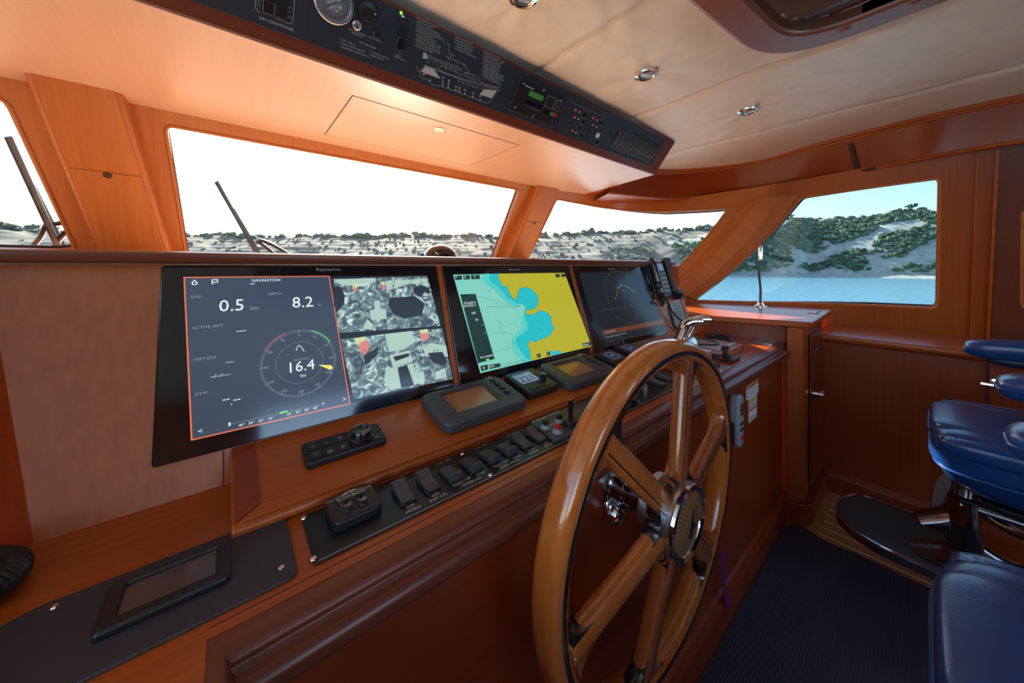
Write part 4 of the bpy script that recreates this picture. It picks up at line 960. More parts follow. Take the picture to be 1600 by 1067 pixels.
# ------------------------------------------------------------------ long switch plate
sw = thing('switch_plate', 'long black switch plate along the front of the dash', 'switch panel', DASH.to(.7, .58))
b0, b1 = DASH.hit(487, 888)[1], DASH.hit(470, 809)[1]; a0 = DASH.hit(470, 809)[0]
bm = B(); prism(bm, DASH, rect(a0, b0, 1.40, b1, .003, 3), 0, .003); mk('plate', bm, 'plate_black', sw, bevel=.0008)
screws(sw, DASH, [(474, 812), (489, 876), (722, 711), (766, 744), (838, 668.5)], .003)
g2 = crop(440, 560, 3.1375)
SWX = [(626.5, 773), (664.7, 757), (699.8, 743), (731.6, 729), (760, 716), (787.4, 705), (811, 694), (834, 684)]
bc = (b0 + b1) / 2 - .002; sa = [DASH.hit(*p)[0] for p in SWX]
def rocker(fr, a, b, par, tip):
    bm = B(); prism(bm, fr, rect(a - .0135, b - .026, a + .0135, b + .026, .002, 2), 0, .004)
    mk('switch_base', bm, 'black_plastic', par, bevel=.001)
    s = 1 if tip else -1
    prof = [(-.023 * s, .003), (-.024 * s, .007), (-.018 * s, .0085), (-.006 * s, .009), (.006 * s, .0115), (.016 * s, .0165), (.024 * s, .0195), (.0255 * s, .0175), (.0245 * s, .003)]
    bm = B(); prism(bm, Frame(fr.to(a, b, 0), fr.y, fr.n), rnd(prof, .003, 3), -.0112, .0112); mk('rocker_switch', bm, 'charcoal', par, bevel=.0012, smooth=30)
for i, a in enumerate(sa): rocker(DASH.sub(0, 0, .003), a, bc, sw, i in (0, 1, 6, 7))
for px, py in ((1026.7, 601.6), (1038, 593.7)):
    a, b = DASH.hit(px, py); rocker(DASH.sub(0, 0, .003), a, b, sw, 1)
bm = B()
def TD(a, b, s, z=.0085, al='c'):
    b_ = B(); text(b_, DASH, a, b, s, z, .0035, al); mk('lettering', b_, 'white_print', sw)
bl = b0 + .012
TD(sa[0], bl + .010, 'OFF'); TD(sa[0], bl, 'HORN'); TD(sa[1], bl + .010, 'OFF'); TD(sa[1], bl, 'INST LTS')
TD(sa[2], bl + .010, 'PORT'); TD((sa[2] + sa[3]) / 2, bl + .012, 'UP'); TD(sa[3] + .004, bl + .010, 'STBD'); TD((sa[2] + sa[3]) / 2, bl, 'WINDLASS')
TD(sa[4], bl + .010, 'PORT'); TD((sa[4] + sa[5]) / 2, bl + .012, 'OFF'); TD(sa[5] + .004, bl + .010, 'STBD'); TD((sa[4] + sa[5]) / 2, bl, 'SLOW VESSEL')
TD(sa[6], bl + .010, 'STBD'); TD(sa[6], bl, 'SYNCH'); TD(sa[7], bl + .010, 'OFF'); TD(sa[7], bl, 'SELECT')
for i in (2, 4):
    strip(bm, DASH, [(sa[i] - .005, bl + .026), (sa[i] - .005, bl + .020), (sa[i] + .014, bl + .020)], .0010, .0035); strip(bm, DASH, [(sa[i + 1] - .014, bl + .020), (sa[i + 1] + .008, bl + .020), (sa[i + 1] + .008, bl + .026)], .0010, .0035)
    TD((sa[i] + sa[i + 1]) / 2, b1 - .012, 'DN' if i == 2 else 'ON', .007); strip(bm, DASH, [(sa[i] - .004, b1 - .010), (sa[i] + .012, b1 - .010)], .001, .0035)
for i in (0, 1, 6, 7): TD(sa[i], b1 - .012, 'ON', .006)
strip(bm, DASH, [(a0 + .006, b0 + .003), (1.38, b0 + .003)], .0008, .0035)
mk('printed_lines', bm, 'white_print', sw)
# trim tab control
q = quadrect(DASH, g2([(205, 745), (240, 910), (508, 770), (440, 660)]))
o = thing('trim_tab_control', 'thick black trim control with BOW UP and DOWN pads', 'control', DASH.to((q[0] + q[2]) / 2, (q[1] + q[3]) / 2, .003))
q = (q[0] + .004, q[1] + .006, q[2] - .002, q[3]); w_, h_ = q[2] - q[0], q[3] - q[1]
bm = B(); prism(bm, DASH, rnd([(q[0], q[1]), (q[2], q[1]), (q[2] + .003, (q[1] + q[3]) / 2), (q[2], q[3]), (q[0], q[3]), (q[0] - .003, (q[1] + q[3]) / 2)], [.012, .012, .05, .012, .012, .05], 4), .003, .019); mk('housing', bm, 'black_plastic', o, bevel=.003)
bm = B()
for s in (.34, .66):
    cx = q[0] + w_ * s
    bt = B(); prism(bt, DASH, rect(cx - w_ * .12, q[1] + h_ * .20, cx + w_ * .12, q[1] + h_ * .80, .010), .019, .0205); mk('pad_rim', bt, 'charcoal', o)
    for fy in (.34, .64):
        bt = B(); lathe(bt, DASH.sub(cx, q[1] + h_ * fy, .0205), [(w_ * .105, 0), (w_ * .10, .003), (w_ * .06, .0035)], 22); mk('button', bt, 'black_plastic', o)
    text(bm, DASH, cx, q[1] + h_ * .30, 'UP', .009, .0245, 'c'); text(bm, DASH, cx, q[1] + h_ * .60, 'BOW', .009, .0245, 'c'); text(bm, DASH, cx, q[1] + h_ * .83, 'DOWN', .006, .0196, 'c')
text(bm, DASH, q[0] + w_ * .09, q[1] + h_ * .80, 'PORT', .005, .0196, 'c'); text(bm, DASH, q[0] + w_ * .91, q[1] + h_ * .80, 'STBD', .005, .0196, 'c')
strip(bm, DASH, [(q[0] + w_ * .36, q[1] + h_ * .88), (q[0] + w_ * .44, q[1] + h_ * .93), (q[0] + w_ * .64, q[1] + h_ * .94)], .003, .0196)
mk('lettering', bm, 'white_print', o)
bm = B()
for s in (.08, .92):
    for k in range(10): sheet(bm, DASH, rect(q[0] + w_ * s - .004, q[1] + h_ * (.25 + k * .05), q[0] + w_ * s + .004, q[1] + h_ * (.25 + k * .05) + .0014), .0196)
mk('indicator_bars', bm, 'mahogany', o)
# search light control panel with red button and stick
c77 = crop(770, 620, 7.62)
P = ppoly(DASH, c77([(450, 370), (790, 562)])) + [(.86, DASH.hit(875, 693.5)[1]), (.86, b1 - .006)]
o = thing('searchlight_control', 'grey angled control panel with red button and black stick', 'control panel', DASH.to(.78, .58, .003))
A_, B_ = P[0], P[1]
bm = B(); prism(bm, DASH, rnd([(A_[0], b1 - .004), (B_[0] - .010, b0 + .010), (B_[0] + .015, b0 + .006), (.90, b0 + .006), (.90, b1 - .004)], [.006, .01, .01, .006, .006], 3), .003, .013); mk('panel', bm, 'charcoal', o, bevel=.002)
H1_ = .013
def knob_at(px, py, prof, mat, nm, n=20):
    a, b = DASH.hit(px, py, H1_); bm = B(); lathe(bm, DASH.sub(a, b, H1_), prof, n); mk(nm, bm, mat, o)
for px, py in ((852.5, 668), (873.5, 658.5), (870.8, 675)): knob_at(px, py, [(.0125, 0), (.0115, .003), (.008, .007), (.007, .008)], 'grey_plastic', 'collar')
knob_at(852.5, 668, [(.0075, .007), (.0075, .017), (.005, .019)], 'black_plastic', 'knob'); knob_at(873.5, 658.5, [(.0075, .007), (.0075, .017), (.005, .019)], 'black_plastic', 'knob')
knob_at(870.8, 675, [(.0060, .007), (.0060, .018), (.004, .020)], 'red_plastic', 'push_button')
knob_at(891.5, 664, [(.019, 0), (.019, .010), (.016, .014), (.009, .015)], 'black_plastic', 'stick_base')
knob_at(891.5, 664, [(.0058, .014), (.0055, .040), (.0068, .042), (.0066, .060), (.004, .062)], 'black_gloss', 'stick')
screws(o, DASH, c77([(487, 362), (800, 508), (910, 428)]), .013, .003)
bm = B()
for px, py, s in ((839, 666.5, 'BRIGHT'), (858, 658, 'DIMMER'), (856, 676, 'RESET')): ptext(bm, DASH, px, py, s, 3.2, H1_ + .0006, 'l')
mk('lettering', bm, 'white_print', o)
# second grey panel, mostly behind the rim
A_ = DASH.hit(979, 640)
o = thing('wiper_control', 'second grey control panel half hidden behind the wheel rim', 'control panel', DASH.to(A_[0] - .07, b0 + .05, .003))
bm = B(); prism(bm, DASH, rnd([(.915, b0 + .006), (A_[0], b0 + .006), (A_[0], b1 - .012), (.915, b1 - .004)], .005, 3), .003, .013); mk('panel', bm, 'charcoal', o, bevel=.002)
knob_at(974, 628, [(.012, 0), (.011, .004), (.0075, .006), (.0075, .018), (.005, .019)], 'black_plastic', 'knob'); knob_at(972, 616, [(.012, 0), (.011, .004), (.0075, .006), (.0075, .018), (.005, .019)], 'black_plastic', 'knob')
screws(o, DASH, [(976, 636)], .013, .003)
# two mushroom pull knobs
for (px, py), lab in (((989.6, 621), 'black mushroom pull knob seen through the wheel, nearer the rim'), ((1007.6, 611), 'black mushroom pull knob beside the two rockers behind the wheel')):
    a, b = DASH.hit(px, py); o = thing('pull_knob', lab, 'knob', DASH.to(a, b, .003), 'black pull knobs on the switch plate')
    bm = B(); lathe(bm, DASH.sub(a, b, .003), [(.009, 0), (.009, .003), (.006, .004), (.006, .010), (.009, .011), (.009, .015), (.0045, .018), (.0045, .024)], 20); mk('stem', bm, 'satin_steel', o)
    bm = B(); lathe(bm, DASH.sub(a, b, .003), [(.006, .022), (.014, .028), (.018, .034), (.017, .039), (.011, .043), (.004, .044)], 24); mk('cap', bm, 'black_plastic', o)

# ------------------------------------------------------------------ throttle riser, levers and small controls at the right
RZ = .93; RIS = Frame((0, 0, RZ), (1, 0, 0), (0, 1, 0))
bm = B(); prism(bm, WORLD, rect(1.30, .552, 1.885, .80, .006), .90, RZ)
tag(mk('throttle_riser', bm, 'cherry_x', bevel=.004), 'raised cherry plinth under the throttle, right of the wheel', 'plinth')
o = thing('compass_plate', 'pale steel plate with a large oval rim on the plinth', 'plate', RIS.to(1.74, .70))
bm = B(); prism(bm, RIS, rect(1.645, .572, 1.845, .79, .008), 0, .008); mk('plate', bm, 'satin_steel', o, bevel=.002)
bm = B(); tube(bm, [RIS.to(a, b, .010) for a, b in circ(1.735, .70, .075, 40, .090)], .004, 8, closed=True); mk('oval_rim', bm, 'black_plastic', o)
bm = B(); sheet(bm, RIS, circ(1.735, .70, .073, 36, .088), .0085); mk('oval_glass', bm, 'lens_grey', o)
bm = B(); lathe(bm, RIS.sub(*RIS.hit(1140, 531.5, .012), .008), [(.010, 0), (.010, .010), (.007, .012)], 16); mk('knob', bm, 'black_plastic', o)
th = thing('throttle_control', 'chrome twin lever throttle rising behind the wheel top', 'throttle', RIS.to(1.45, .66))
bm = B(); rows = []
for h, k in ((0, 1), (.012, 1), (.05, .84), (.066, .6), (.070, .25)): rows.append([RIS.to(1.47 + (a) * k, .66 + b * k, h) for a, b in circ(0, 0, .14, 28, .062)])
loft(bm, rows, closed=True); bm.faces.new(bm.verts[-28:]) if 0 else None
bmesh.ops.holes_fill(bm, edges=bm.edges); mk('binnacle', bm, 'chrome', th)
bm = B(); prism(bm, RIS, rect(1.325, .59, 1.62, .73, .01), 0, .006); mk('base_flange', bm, 'satin_steel', th, bevel=.002)
for dx in (0, .085):
    x0 = 1.44 + dx
    p_ = smooth_path([(x0 - .02, .665, .955), (x0 + .0, .66, .99), (x0 + .025, .652, 1.03), (x0 + .040, .645, 1.052)], 6)
    bm = B(); tube(bm, p_, [(.026, .016)] * len(p_), 16); mk('lever', bm, 'chrome', th)
    bm = B(); tube(bm, smooth_path([(x0 + .022, .650, 1.036), (x0 + .034, .645, 1.056), (x0 + .060, .630, 1.066), (x0 + .095, .608, 1.066)], 6), .0185, 16); mk('lever_grip', bm, 'chrome', th)
# coiled lead behind
bm = B()
tube(bm, [(1.99 + .05 * math.cos(t * .4), .70 + .05 * math.sin(t * .4), .912 + .004 * math.sin(t * 3.1) + t * .0005) for t in range(0, 46)], .006, 8)
tag(mk('coiled_lead', bm, 'black_plastic'), 'small coil of black lead on the dash before the cabinet', 'cord')
for (px, py), lab, big in (((1133, 562), 'black joystick on a square base, rightmost on the dash', 1), ((1118, 573), 'black thumb joystick beside the square based joystick', 0)):
    a, b = DASH.hit(px, py); o = thing('joystick', lab, 'joystick', DASH.to(a, b, 0), 'small black joysticks on the dash')
    if big:
        bm = B(); prism(bm, DASH, rect(a - .040, b - .040, a + .062, b + .036, .008), 0, .012); mk('base', bm, 'black_plastic', o, bevel=.003)
        bm = B(); lathe(bm, DASH.sub(a, b, .012), [(.030, 0), (.022, .006), (.017, .014), (.009, .018)], 20); mk('boot', bm, 'black_plastic', o)
        bm = B(); lathe(bm, DASH.sub(a, b, .012), [(.008, .014), (.008, .026), (.014, .030), (.015, .046), (.011, .048)], 20); mk('stick', bm, 'black_plastic', o)
    else:
        bm = B(); prism(bm, DASH, rect(a - .05, b - .045, a + .045, b + .035, .004), 0, .003); mk('base', bm, 'satin_steel', o)
        bm = B(); lathe(bm, DASH.sub(a, b, .003), [(.020, 0), (.012, .010), (.008, .024), (.014, .030), (.015, .048), (.010, .050)], 20); mk('stick', bm, 'black_plastic', o)
q = quadrect(DASH, [(1180, 535), (1212, 538), (1219, 532.5), (1188, 530)])
o = thing('dash_vent', 'small pale louvred vent at the far right of the dash', 'vent', DASH.to((q[0] + q[2]) / 2, (q[1] + q[3]) / 2))
bm = B(); ringplate(bm, DASH, rect(2.115, .495, 2.245, .575, .003, 3), rect(2.123, .502, 2.237, .568, .002, 3), 0, .005); mk('frame', bm, 'satin_steel', o)
for k in range(6):
    bm = B(); prism(bm, DASH, rect(2.123 + k * .0195, .502, 2.132 + k * .0195, .568), .001, .0045); mk('louvre', bm, 'satin_steel', o)

# ------------------------------------------------------------------ handset, microphone and speaker on the bulkhead
z6 = crop(1000, 400, 7.62)
def qf(pts, h=0): return [SCR.hit(x, y, h) for x, y in z6(pts)]
o = thing('radio_handset', 'dark telephone style radio handset in its cradle beside the radar display', 'handset', SCR.to(1.76, .25))
P = qf([(150, 130), (250, 130), (380, 390), (290, 420)], .03)
a0, b0_, a1, b1_ = min(p[0] for p in P), min(p[1] for p in P), max(p[0] for p in P), max(p[1] for p in P)
ca = SCR.hit(1000 + 265 / 7.62, 400 + 270 / 7.62, .03)
hw, hl = .048, .098
bm = B(); prism(bm, SCR, rect(ca[0] - hw - .03, ca[1] - hl * .7, ca[0] + hw + .05, ca[1] + hl * .8, .006), 0, .012); mk('cradle', bm, 'black_plastic', o, bevel=.003)
bm = B(); prism(bm, SCR, rect(ca[0] - hw, ca[1] - hl, ca[0] + hw, ca[1] + hl, .010), .014, .036); mk('handset_body', bm, 'charcoal', o, bevel=.005, seg=3); hb = [c for c in o.children if c.name.startswith('handset_body')][0]
bm = B(); cushion(bm, SCR.to(ca[0] - hw - .010, ca[1] + .01, .03), (.016, .11, .022), .5, 16, 12, None, SCR); mk('earpiece_side', bm, 'black_gloss', o)
bm = B(); cushion(bm, SCR.to(ca[0] - hw - .020, ca[1] - .035, .03), (.018, .022, .020), .6, 16, 10, None, SCR); mk('clip', bm, 'black_plastic', o)
bm = B(); rows = [SCR.to(ca[0] + hw + .030, ca[1] + hl + .01, .035), SCR.to(ca[0] + hw + .035, ca[1], .026), SCR.to(ca[0] + hw + .030, ca[1] - hl * .8, .030), SCR.to(ca[0] + hw + .06, ca[1] - hl, .045)]
tube(bm, smooth_path(rows, 6), (.026, .016), 12); mk('cradle_arm', bm, 'black_plastic', o)
bm = B(); prism(bm, SCR, rect(ca[0] + hw + .035, ca[1] + hl - .03, ca[0] + hw + .085, ca[1] + hl + .02, .008), .01, .045); mk('cradle_hook', bm, 'black_plastic', o, bevel=.004); bm = B(); prism(bm, SCR, rect(ca[0] + hw + .04, ca[1] - hl - .02, ca[0] + hw + .10, ca[1] - hl + .03, .012), .01, .05); mk('cradle_hook', bm, 'black_plastic', o, bevel=.004)
bm = B(); prism(bm, SCR, rect(ca[0] - hw * .7, ca[1] + hl * .45, ca[0] + hw * .7, ca[1] + hl * .85, .003, 3), .036, .037); mk('handset_screen', bm, 'lens_grey', hb)
for i in range(3):
    for j in range(5):
        bm = B(); prism(bm, SCR, rect(ca[0] - hw * .75 + i * .026, ca[1] - hl * .75 + j * .023, ca[0] - hw * .75 + i * .026 + .019, ca[1] - hl * .75 + j * .023 + .013, .003, 2), .036, .039); mk('key', bm, 'red_plastic' if (i, j) == (0, 4) else 'grey_plastic', hb)
sp_ = SCR.hit(1000 + 445 / 7.62, 400 + 700 / 7.62)
o = thing('speaker_grille', 'small grey slotted speaker low on the display bulkhead', 'speaker', SCR.to(*sp_))
bm = B(); prism(bm, SCR, rect(sp_[0] - .062, sp_[1] - .060, sp_[0] + .062, sp_[1] + .062, .012), 0, .010); mk('case', bm, 'speaker_grey', o, bevel=.003)
for k in range(9):
    bm = B(); prism(bm, SCR, rect(sp_[0] - .040, sp_[1] - .020 + k * .0085, sp_[0] + .040, sp_[1] - .0165 + k * .0085), .0095, .0106); mk('slot', bm, 'black_plastic', o)
mc = SCR.hit(1000 + 265 / 7.62, 400 + 545 / 7.62)
o = thing('microphone_plug', 'black cable plug and leads hanging over the small speaker', 'cable', SCR.to(*mc))
bm = B(); lathe(bm, SCR.sub(mc[0] - .012, mc[1], 0), [(.026, 0), (.026, .006), (.016, .010), (.014, .022), (.009, .024)], 20); mk('socket', bm, 'dark_chrome', o)
S_ = lambda x, y, h: SCR.to(*SCR.hit(1000 + x / 7.62, 400 + y / 7.62, h), h)
bm = B(); tube(bm, smooth_path([S_(240, 535, .03), S_(300, 515, .04), S_(340, 570, .035), S_(370, 640, .03), S_(460, 740, .03), S_(560, 805, .03)], 8), [.010] * 9 + [.005] * 32, 9); mk('lead', bm, 'black_plastic', o)
bm = B(); tube(bm, smooth_path([S_(330, 590, .025), S_(350, 680, .02), S_(380, 760, .015), S_(400, 830, .012), S_(470, 885, .008)], 8), .005, 9); tube(bm, smooth_path([S_(285, 430, .02), S_(300, 500, .02), S_(330, 560, .02)], 6), .004, 8); mk('lead', bm, 'black_plastic', o)

# compass on the dashboard top
p = atY(688, 400, 1.25); o = thing('compass', 'dark domed compass in a chrome ring peeping over the brow', 'compass', (p.x, p.y, 1.315))
fr = Frame((p.x, p.y, 1.315), (1, 0, 0), (0, 1, 0))
bm = B(); lathe(bm, fr, [(.078, 0), (.078, .012), (.072, .016)], 30); mk('base_ring', bm, 'chrome', o)
bm = B(); lathe(bm, fr, [(.070 * math.cos(R(a)), .012 + .060 * math.sin(R(a))) for a in range(0, 90, 9)] + [(.001, .072)], 30); mk('dome', bm, 'black_gloss', o)
bm = B(); tube(bm, [fr.to(.046 * math.cos(R(a)), -.052 * math.cos(R(0)), .040 + .014 * math.sin(R(a))) for a in range(180, 361, 12)], .0035, 8); mk('visor_rim', bm, 'chrome', o)
bm = B(); cushion(bm, fr.to(-.082, -.005, .02), (.008, .012, .018), .6, 12, 8); mk('adjuster', bm, 'black_plastic', o)

# ------------------------------------------------------------------ things on the console front
bm = B(); P = [CONF.hit(*p) for p in ((1165.7, 605), (1184.8, 591.8), (1184.8, 612), (1166, 626.6))]; P2 = [CONF.hit(*p) for p in ((1169.7, 625), (1182.2, 615.5), (1182.5, 649.5), (1171, 660))]
o = thing('warning_label', 'white and orange warning sticker on the console front', 'sticker', CONF.to(*P[0]))
def bx(P): return min(p[0] for p in P), min(p[1] for p in P), max(p[0] for p in P), max(p[1] for p in P)
q1 = (P[0][0], (P[3][1] + P[2][1]) / 2, P[1][0], (P[0][1] + P[1][1]) / 2); q2 = (P2[0][0], (P2[3][1] + P2[2][1]) / 2, P2[1][0], q1[1])
prism(bm, CONF, rect(*q1), 0, .0006); prism(bm, CONF, rect(*q2), 0, .0006); mk('paper', bm, 'white_print', o)
bm = B(); h1 = q1[3] - q1[1]; h2 = q2[3] - q2[1]; sheet(bm, CONF, rect(q1[0] + .002, q1[3] - h1 * .26, q1[2] - .002, q1[3] - .002), .0009); sheet(bm, CONF, rect(q2[0] + .002, q2[1] + h2 * .42, q2[2] - .002, q2[1] + h2 * .53), .0009); mk('orange_band', bm, 'orange_print', o)
bm = B(); sheet(bm, CONF, rect(q2[0] + .002, q2[3] - h2 * .22, q2[2] - .002, q2[3] - h2 * .06), .0009); mk('yellow_band', bm, 'yellow_print', o)
bm = B()
text(bm, CONF, (q1[0] + q1[2]) / 2, q1[3] - h1 * .21, 'WARNING', h1 * .14, .0012, 'c')
text(bm, CONF, (q2[0] + q2[2]) / 2, q2[3] - h2 * .18, 'CAUTION', h2 * .09, .0012, 'c')
for k in range(5): sheet(bm, CONF, rect(q1[0] + h1 * .36, q1[1] + h1 * (.10 + .12 * k), q1[2] - .004, q1[1] + h1 * (.13 + .12 * k)), .0010)
for k in range(7): sheet(bm, CONF, rect(q2[0] + .005, q2[1] + h2 * ((.06 + .06 * k) if k < 3 else (.38 + .065 * k)) , q2[2] - .006, q2[1] + h2 * ((.08 + .06 * k) if k < 3 else (.40 + .065 * k))), .0010) if k < 6 else None
for k in range(2): sheet(bm, CONF, circ(q1[0] + h1 * .18, q1[1] + h1 * (.2 + .3 * k), h1 * .10, 8), .0010)
mk('print', bm, 'charcoal', o)
rp = CONF.hit(1152, 652, .03)
o = thing('wired_remote', 'grey handheld remote in a black holder on the console front', 'remote control', CONF.to(rp[0], rp[1]))
bm = B(); prism(bm, CONF, rect(rp[0] - .033, rp[1] - .10, rp[0] + .033, rp[1] - .01, .01), 0, .030); mk('holder', bm, 'black_plastic', o, bevel=.004)
bm = B(); prism(bm, CONF, rnd([(rp[0] - .024, rp[1] - .105), (rp[0] + .024, rp[1] - .105), (rp[0] + .030, rp[1]), (rp[0] + .026, rp[1] + .085), (rp[0] - .026, rp[1] + .085), (rp[0] - .030, rp[1])], [.02, .02, .04, .022, .022, .04], 5), .012, .044); mk('case', bm, 'grey_plastic', o, bevel=.008, seg=3)
bm = B(); prism(bm, CONF, rect(rp[0] - .016, rp[1] + .012, rp[0] + .016, rp[1] + .055, .003, 3), .044, .0455); mk('screen', bm, 'dead_lcd', o)
for i in range(3):
    for j in range(2):
        bm = B(); lathe(bm, CONF.sub(rp[0] - .014 + i * .014, rp[1] - .018 - j * .022, .044), [(.0055, 0), (.005, .002), (.002, .0025)], 12); mk('button', bm, 'black_plastic', o)
bm = B(); lathe(bm, CONF.sub(rp[0], rp[1] - .07, .044), [(.010, 0), (.009, .003), (.004, .004)], 16); mk('button', bm, 'red_plastic', o)
bm = B(); A_ = atY(1129, 862, .447); Bv = atY(1132, 915, .447); C_ = atY(1137, 950, .447)
rows = []
for p, w in zip(smooth_path([A_, A_.lerp(Bv, .5) + Vector((-.004, 0, 0)), Bv, C_], 6), [.010 + .004 * math.sin(i * .9) for i in range(19)]): rows.append([p + Vector((-w, 0, 0)), p + Vector((w, -.004, 0)), p + Vector((w, -.002, 0)), p + Vector((-w, .002, 0))])
loft(bm, rows, closed=True); bmesh.ops.recalc_face_normals(bm, faces=bm.faces)
tag(mk('ribbon', bm, 'purple_ribbon'), 'purple ribbon hanging down the console front behind the wheel', 'ribbon')
# ------------------------------------------------------------------ steering wheel
WC = Vector((.712, .366, .783)); TL_ = -.03
WF = Frame(WC, (1, 0, 0), (0, math.sin(TL_), math.cos(TL_)))     # normal points aft
whl = thing('steering_wheel', 'varnished six spoke wooden steering wheel with dark inlays', 'steering wheel', WC)
RW, RR, RD, PH = .336, .0235, .029, -14.2
bm = B(); rows = []
N = 120
for i in range(N):
    t = 2 * math.pi * i / N; row = []
    for k in range(18):
        q = 2 * math.pi * k / 18
        cx, sx_ = math.cos(q), math.sin(q)
        r = RW + RR * math.copysign(abs(cx) ** .8, cx); w = RD * math.copysign(abs(sx_) ** .8, sx_)
        row.append(WF.to(r * math.cos(t), r * math.sin(t), w))
    rows.append(row)
loft(bm, rows + [rows[0]], closed=True); bmesh.ops.remove_doubles(bm, verts=bm.verts, dist=1e-6); bmesh.ops.recalc_face_normals(bm, faces=bm.faces)
mk('rim', bm, 'wheel_teak', whl, smooth=60)
bm = B(); rows = []
for i in range(N + 1):
    t = 2 * math.pi * i / N; rows.append([WF.to(r * math.cos(t), r * math.sin(t), w) for r, w in ((RW - .0070, RD * .4), (RW - .0070, RD * 1.0), (RW - .004, RD * 1.03), (RW + .0, RD * 1.035), (RW + .003, RD * 1.02), (RW + .0035, RD * .4))])
loft(bm, rows, closed=True); bmesh.ops.remove_doubles(bm, verts=bm.verts, dist=1e-6); bmesh.ops.recalc_face_normals(bm, faces=bm.faces)
mk('rim_inlay', bm, 'ebony', whl, smooth=60)
RI = RW - RR
for i in range(6):
    an = R(90 + 60 * i + PH)
    fr = WF.sub(0, 0, 0, an)                     # x = outward along the spoke, y = across it
    d = lambda r: .030 + (.010 - .030) * (r - .05) / (RI - .05)      # dish towards the hub
    bm = B(); rows = []
    for k in range(11):
        r = .035 + (RI + .006 - .035) * k / 10; w = .0235 + .0015 * k / 10
        ring = []
        for j in range(20):
            q = 2 * math.pi * j / 20; c, s = math.cos(q), math.sin(q)
            ring.append(fr.to(r, w * math.copysign(abs(c) ** .7, c), d(r) + .0175 * math.copysign(abs(s) ** .7, s)))
        rows.append(ring)
    loft(bm, rows, closed=True); bmesh.ops.holes_fill(bm, edges=bm.edges); bmesh.ops.recalc_face_normals(bm, faces=bm.faces)
    sp_o = mk('spoke', bm, 'wheel_teak' if i in (1, 2, 4) else 'wheel_mahogany', whl, smooth=50)
    bm = B(); rows = [[fr.to(r, y, d(r) + h) for y, h in ((.009, .010), (.009, .0165), (.011, .0172), (.013, .0166), (.013, .010))] for r in [.05 + (RI - .05) * k / 8 for k in range(9)]]
    loft(bm, rows, closed=True); bmesh.ops.recalc_face_normals(bm, faces=bm.faces); mk('spoke_inlay', bm, 'ebony', sp_o)
    def fillet(side, r0, L, inner, mat, nm):
        """flared block where a spoke runs into the rim (or the hub)"""
        w = .019; seg = 8
        def rim_r(y): return math.sqrt(max(0, (RI + .004) ** 2 - y * y))
        edge = []
        for k in range(seg + 1):
            t = k / seg * math.pi / 2
            y = w + L * (1 - math.cos(t)); 
            edge.append((r0 - L + L * math.sin(t) if not inner else r0 + L - L * math.sin(t), y))
        pts = []
        for (x, y) in edge:
            if not inner: x = x - (RI - rim_r(y)) * ((x - (r0 - L)) / L)
            pts.append((x, y))
        bm = B(); rows = []
        for (x, y) in pts:
            xo = rim_r(y) if not inner else .03
            row = []
            hh = .0150
            for xx, h in ((x, -hh * .5), (x + (.004 if not inner else -.004), -hh), (xo, -hh), (xo, hh), (x + (.004 if not inner else -.004), hh), (x, hh * .5)):
                row.append(fr.to(xx, side * y, d(max(.05, min(RI, xx))) + h))
            rows.append(row)
        loft(bm, rows, closed=True); bmesh.ops.holes_fill(bm, edges=bm.edges); bmesh.ops.recalc_face_normals(bm, faces=bm.faces)
        mk(nm, bm, mat, sp_o, smooth=45)
    fillet(1, RI, .050, False, 'wheel_mahogany', 'rim_gusset'); fillet(-1, RI, .050, False, 'ebony', 'rim_gusset')
    fillet(1, .075, .030, True, 'ebony' if i % 2 else 'wheel_mahogany', 'hub_gusset'); fillet(-1, .075, .030, True, 'ebony', 'hub_gusset')
bm = B(); lathe(bm, WF, [(.055, -.02), (.066, -.012), (.066, .012), (.062, .034), (.058, .042)], 36); mk('hub', bm, 'satin_steel', whl)
bm = B(); lathe(bm, WF, [(.060, .034), (.074, .036), (.0755, .040), (.0755, .056)], 60); mk('hub_cap', bm, 'satin_steel', whl)
bm = B(); lathe(bm, WF, [(.0755, .055), (.077, .058), (.0755, .064), (.070, .066), (.062, .063), (.061, .060)], 60, cap=False); mk('cap_ring', bm, 'chrome', whl)
m, nt, b_ = newmat('sunburst'); L = nt.links.new
tc = nt.nodes.new('ShaderNodeTexCoord'); gr = nt.nodes.new('ShaderNodeTexGradient'); gr.gradient_type = 'RADIAL'
mp = nt.nodes.new('ShaderNodeMapping'); mp.inputs['Rotation'].default_value = (R(90), 0, 0); mp.inputs['Location'].default_value = (0, 0, -.01)
L(tc.outputs['Object'], mp.inputs[0]); L(mp.outputs[0], gr.inputs[0])
mu = nt.nodes.new('ShaderNodeMath'); mu.operation = 'MULTIPLY'; mu.inputs[1].default_value = 36; L(gr.outputs[0], mu.inputs[0])
frc = nt.nodes.new('ShaderNodeMath'); frc.operation = 'FRACT'; L(mu.outputs[0], frc.inputs[0])
lt = nt.nodes.new('ShaderNodeMath'); lt.operation = 'LESS_THAN'; lt.inputs[1].default_value = .22; L(frc.outputs[0], lt.inputs[0])
mx = nt.nodes.new('ShaderNodeMix'); mx.data_type = 'RGBA'; L(lt.outputs[0], mx.inputs[0]); mx.inputs[6].default_value = (.40, .19, .06, 1); mx.inputs[7].default_value = (.85, .58, .28, 1)
L(mx.outputs[2], b_.inputs['Base Color']); b_.inputs['Metallic'].default_value = .5; b_.inputs['Roughness'].default_value = .35; b_.inputs['Coat Weight'].default_value = 1; b_.inputs['Coat Roughness'].default_value = .02
bm = B(); lathe(bm, WF, [(.062, .061), (.045, .064), (.02, .066), (.003, .0665)], 48); mk('sunburst_face', bm, 'sunburst', whl)
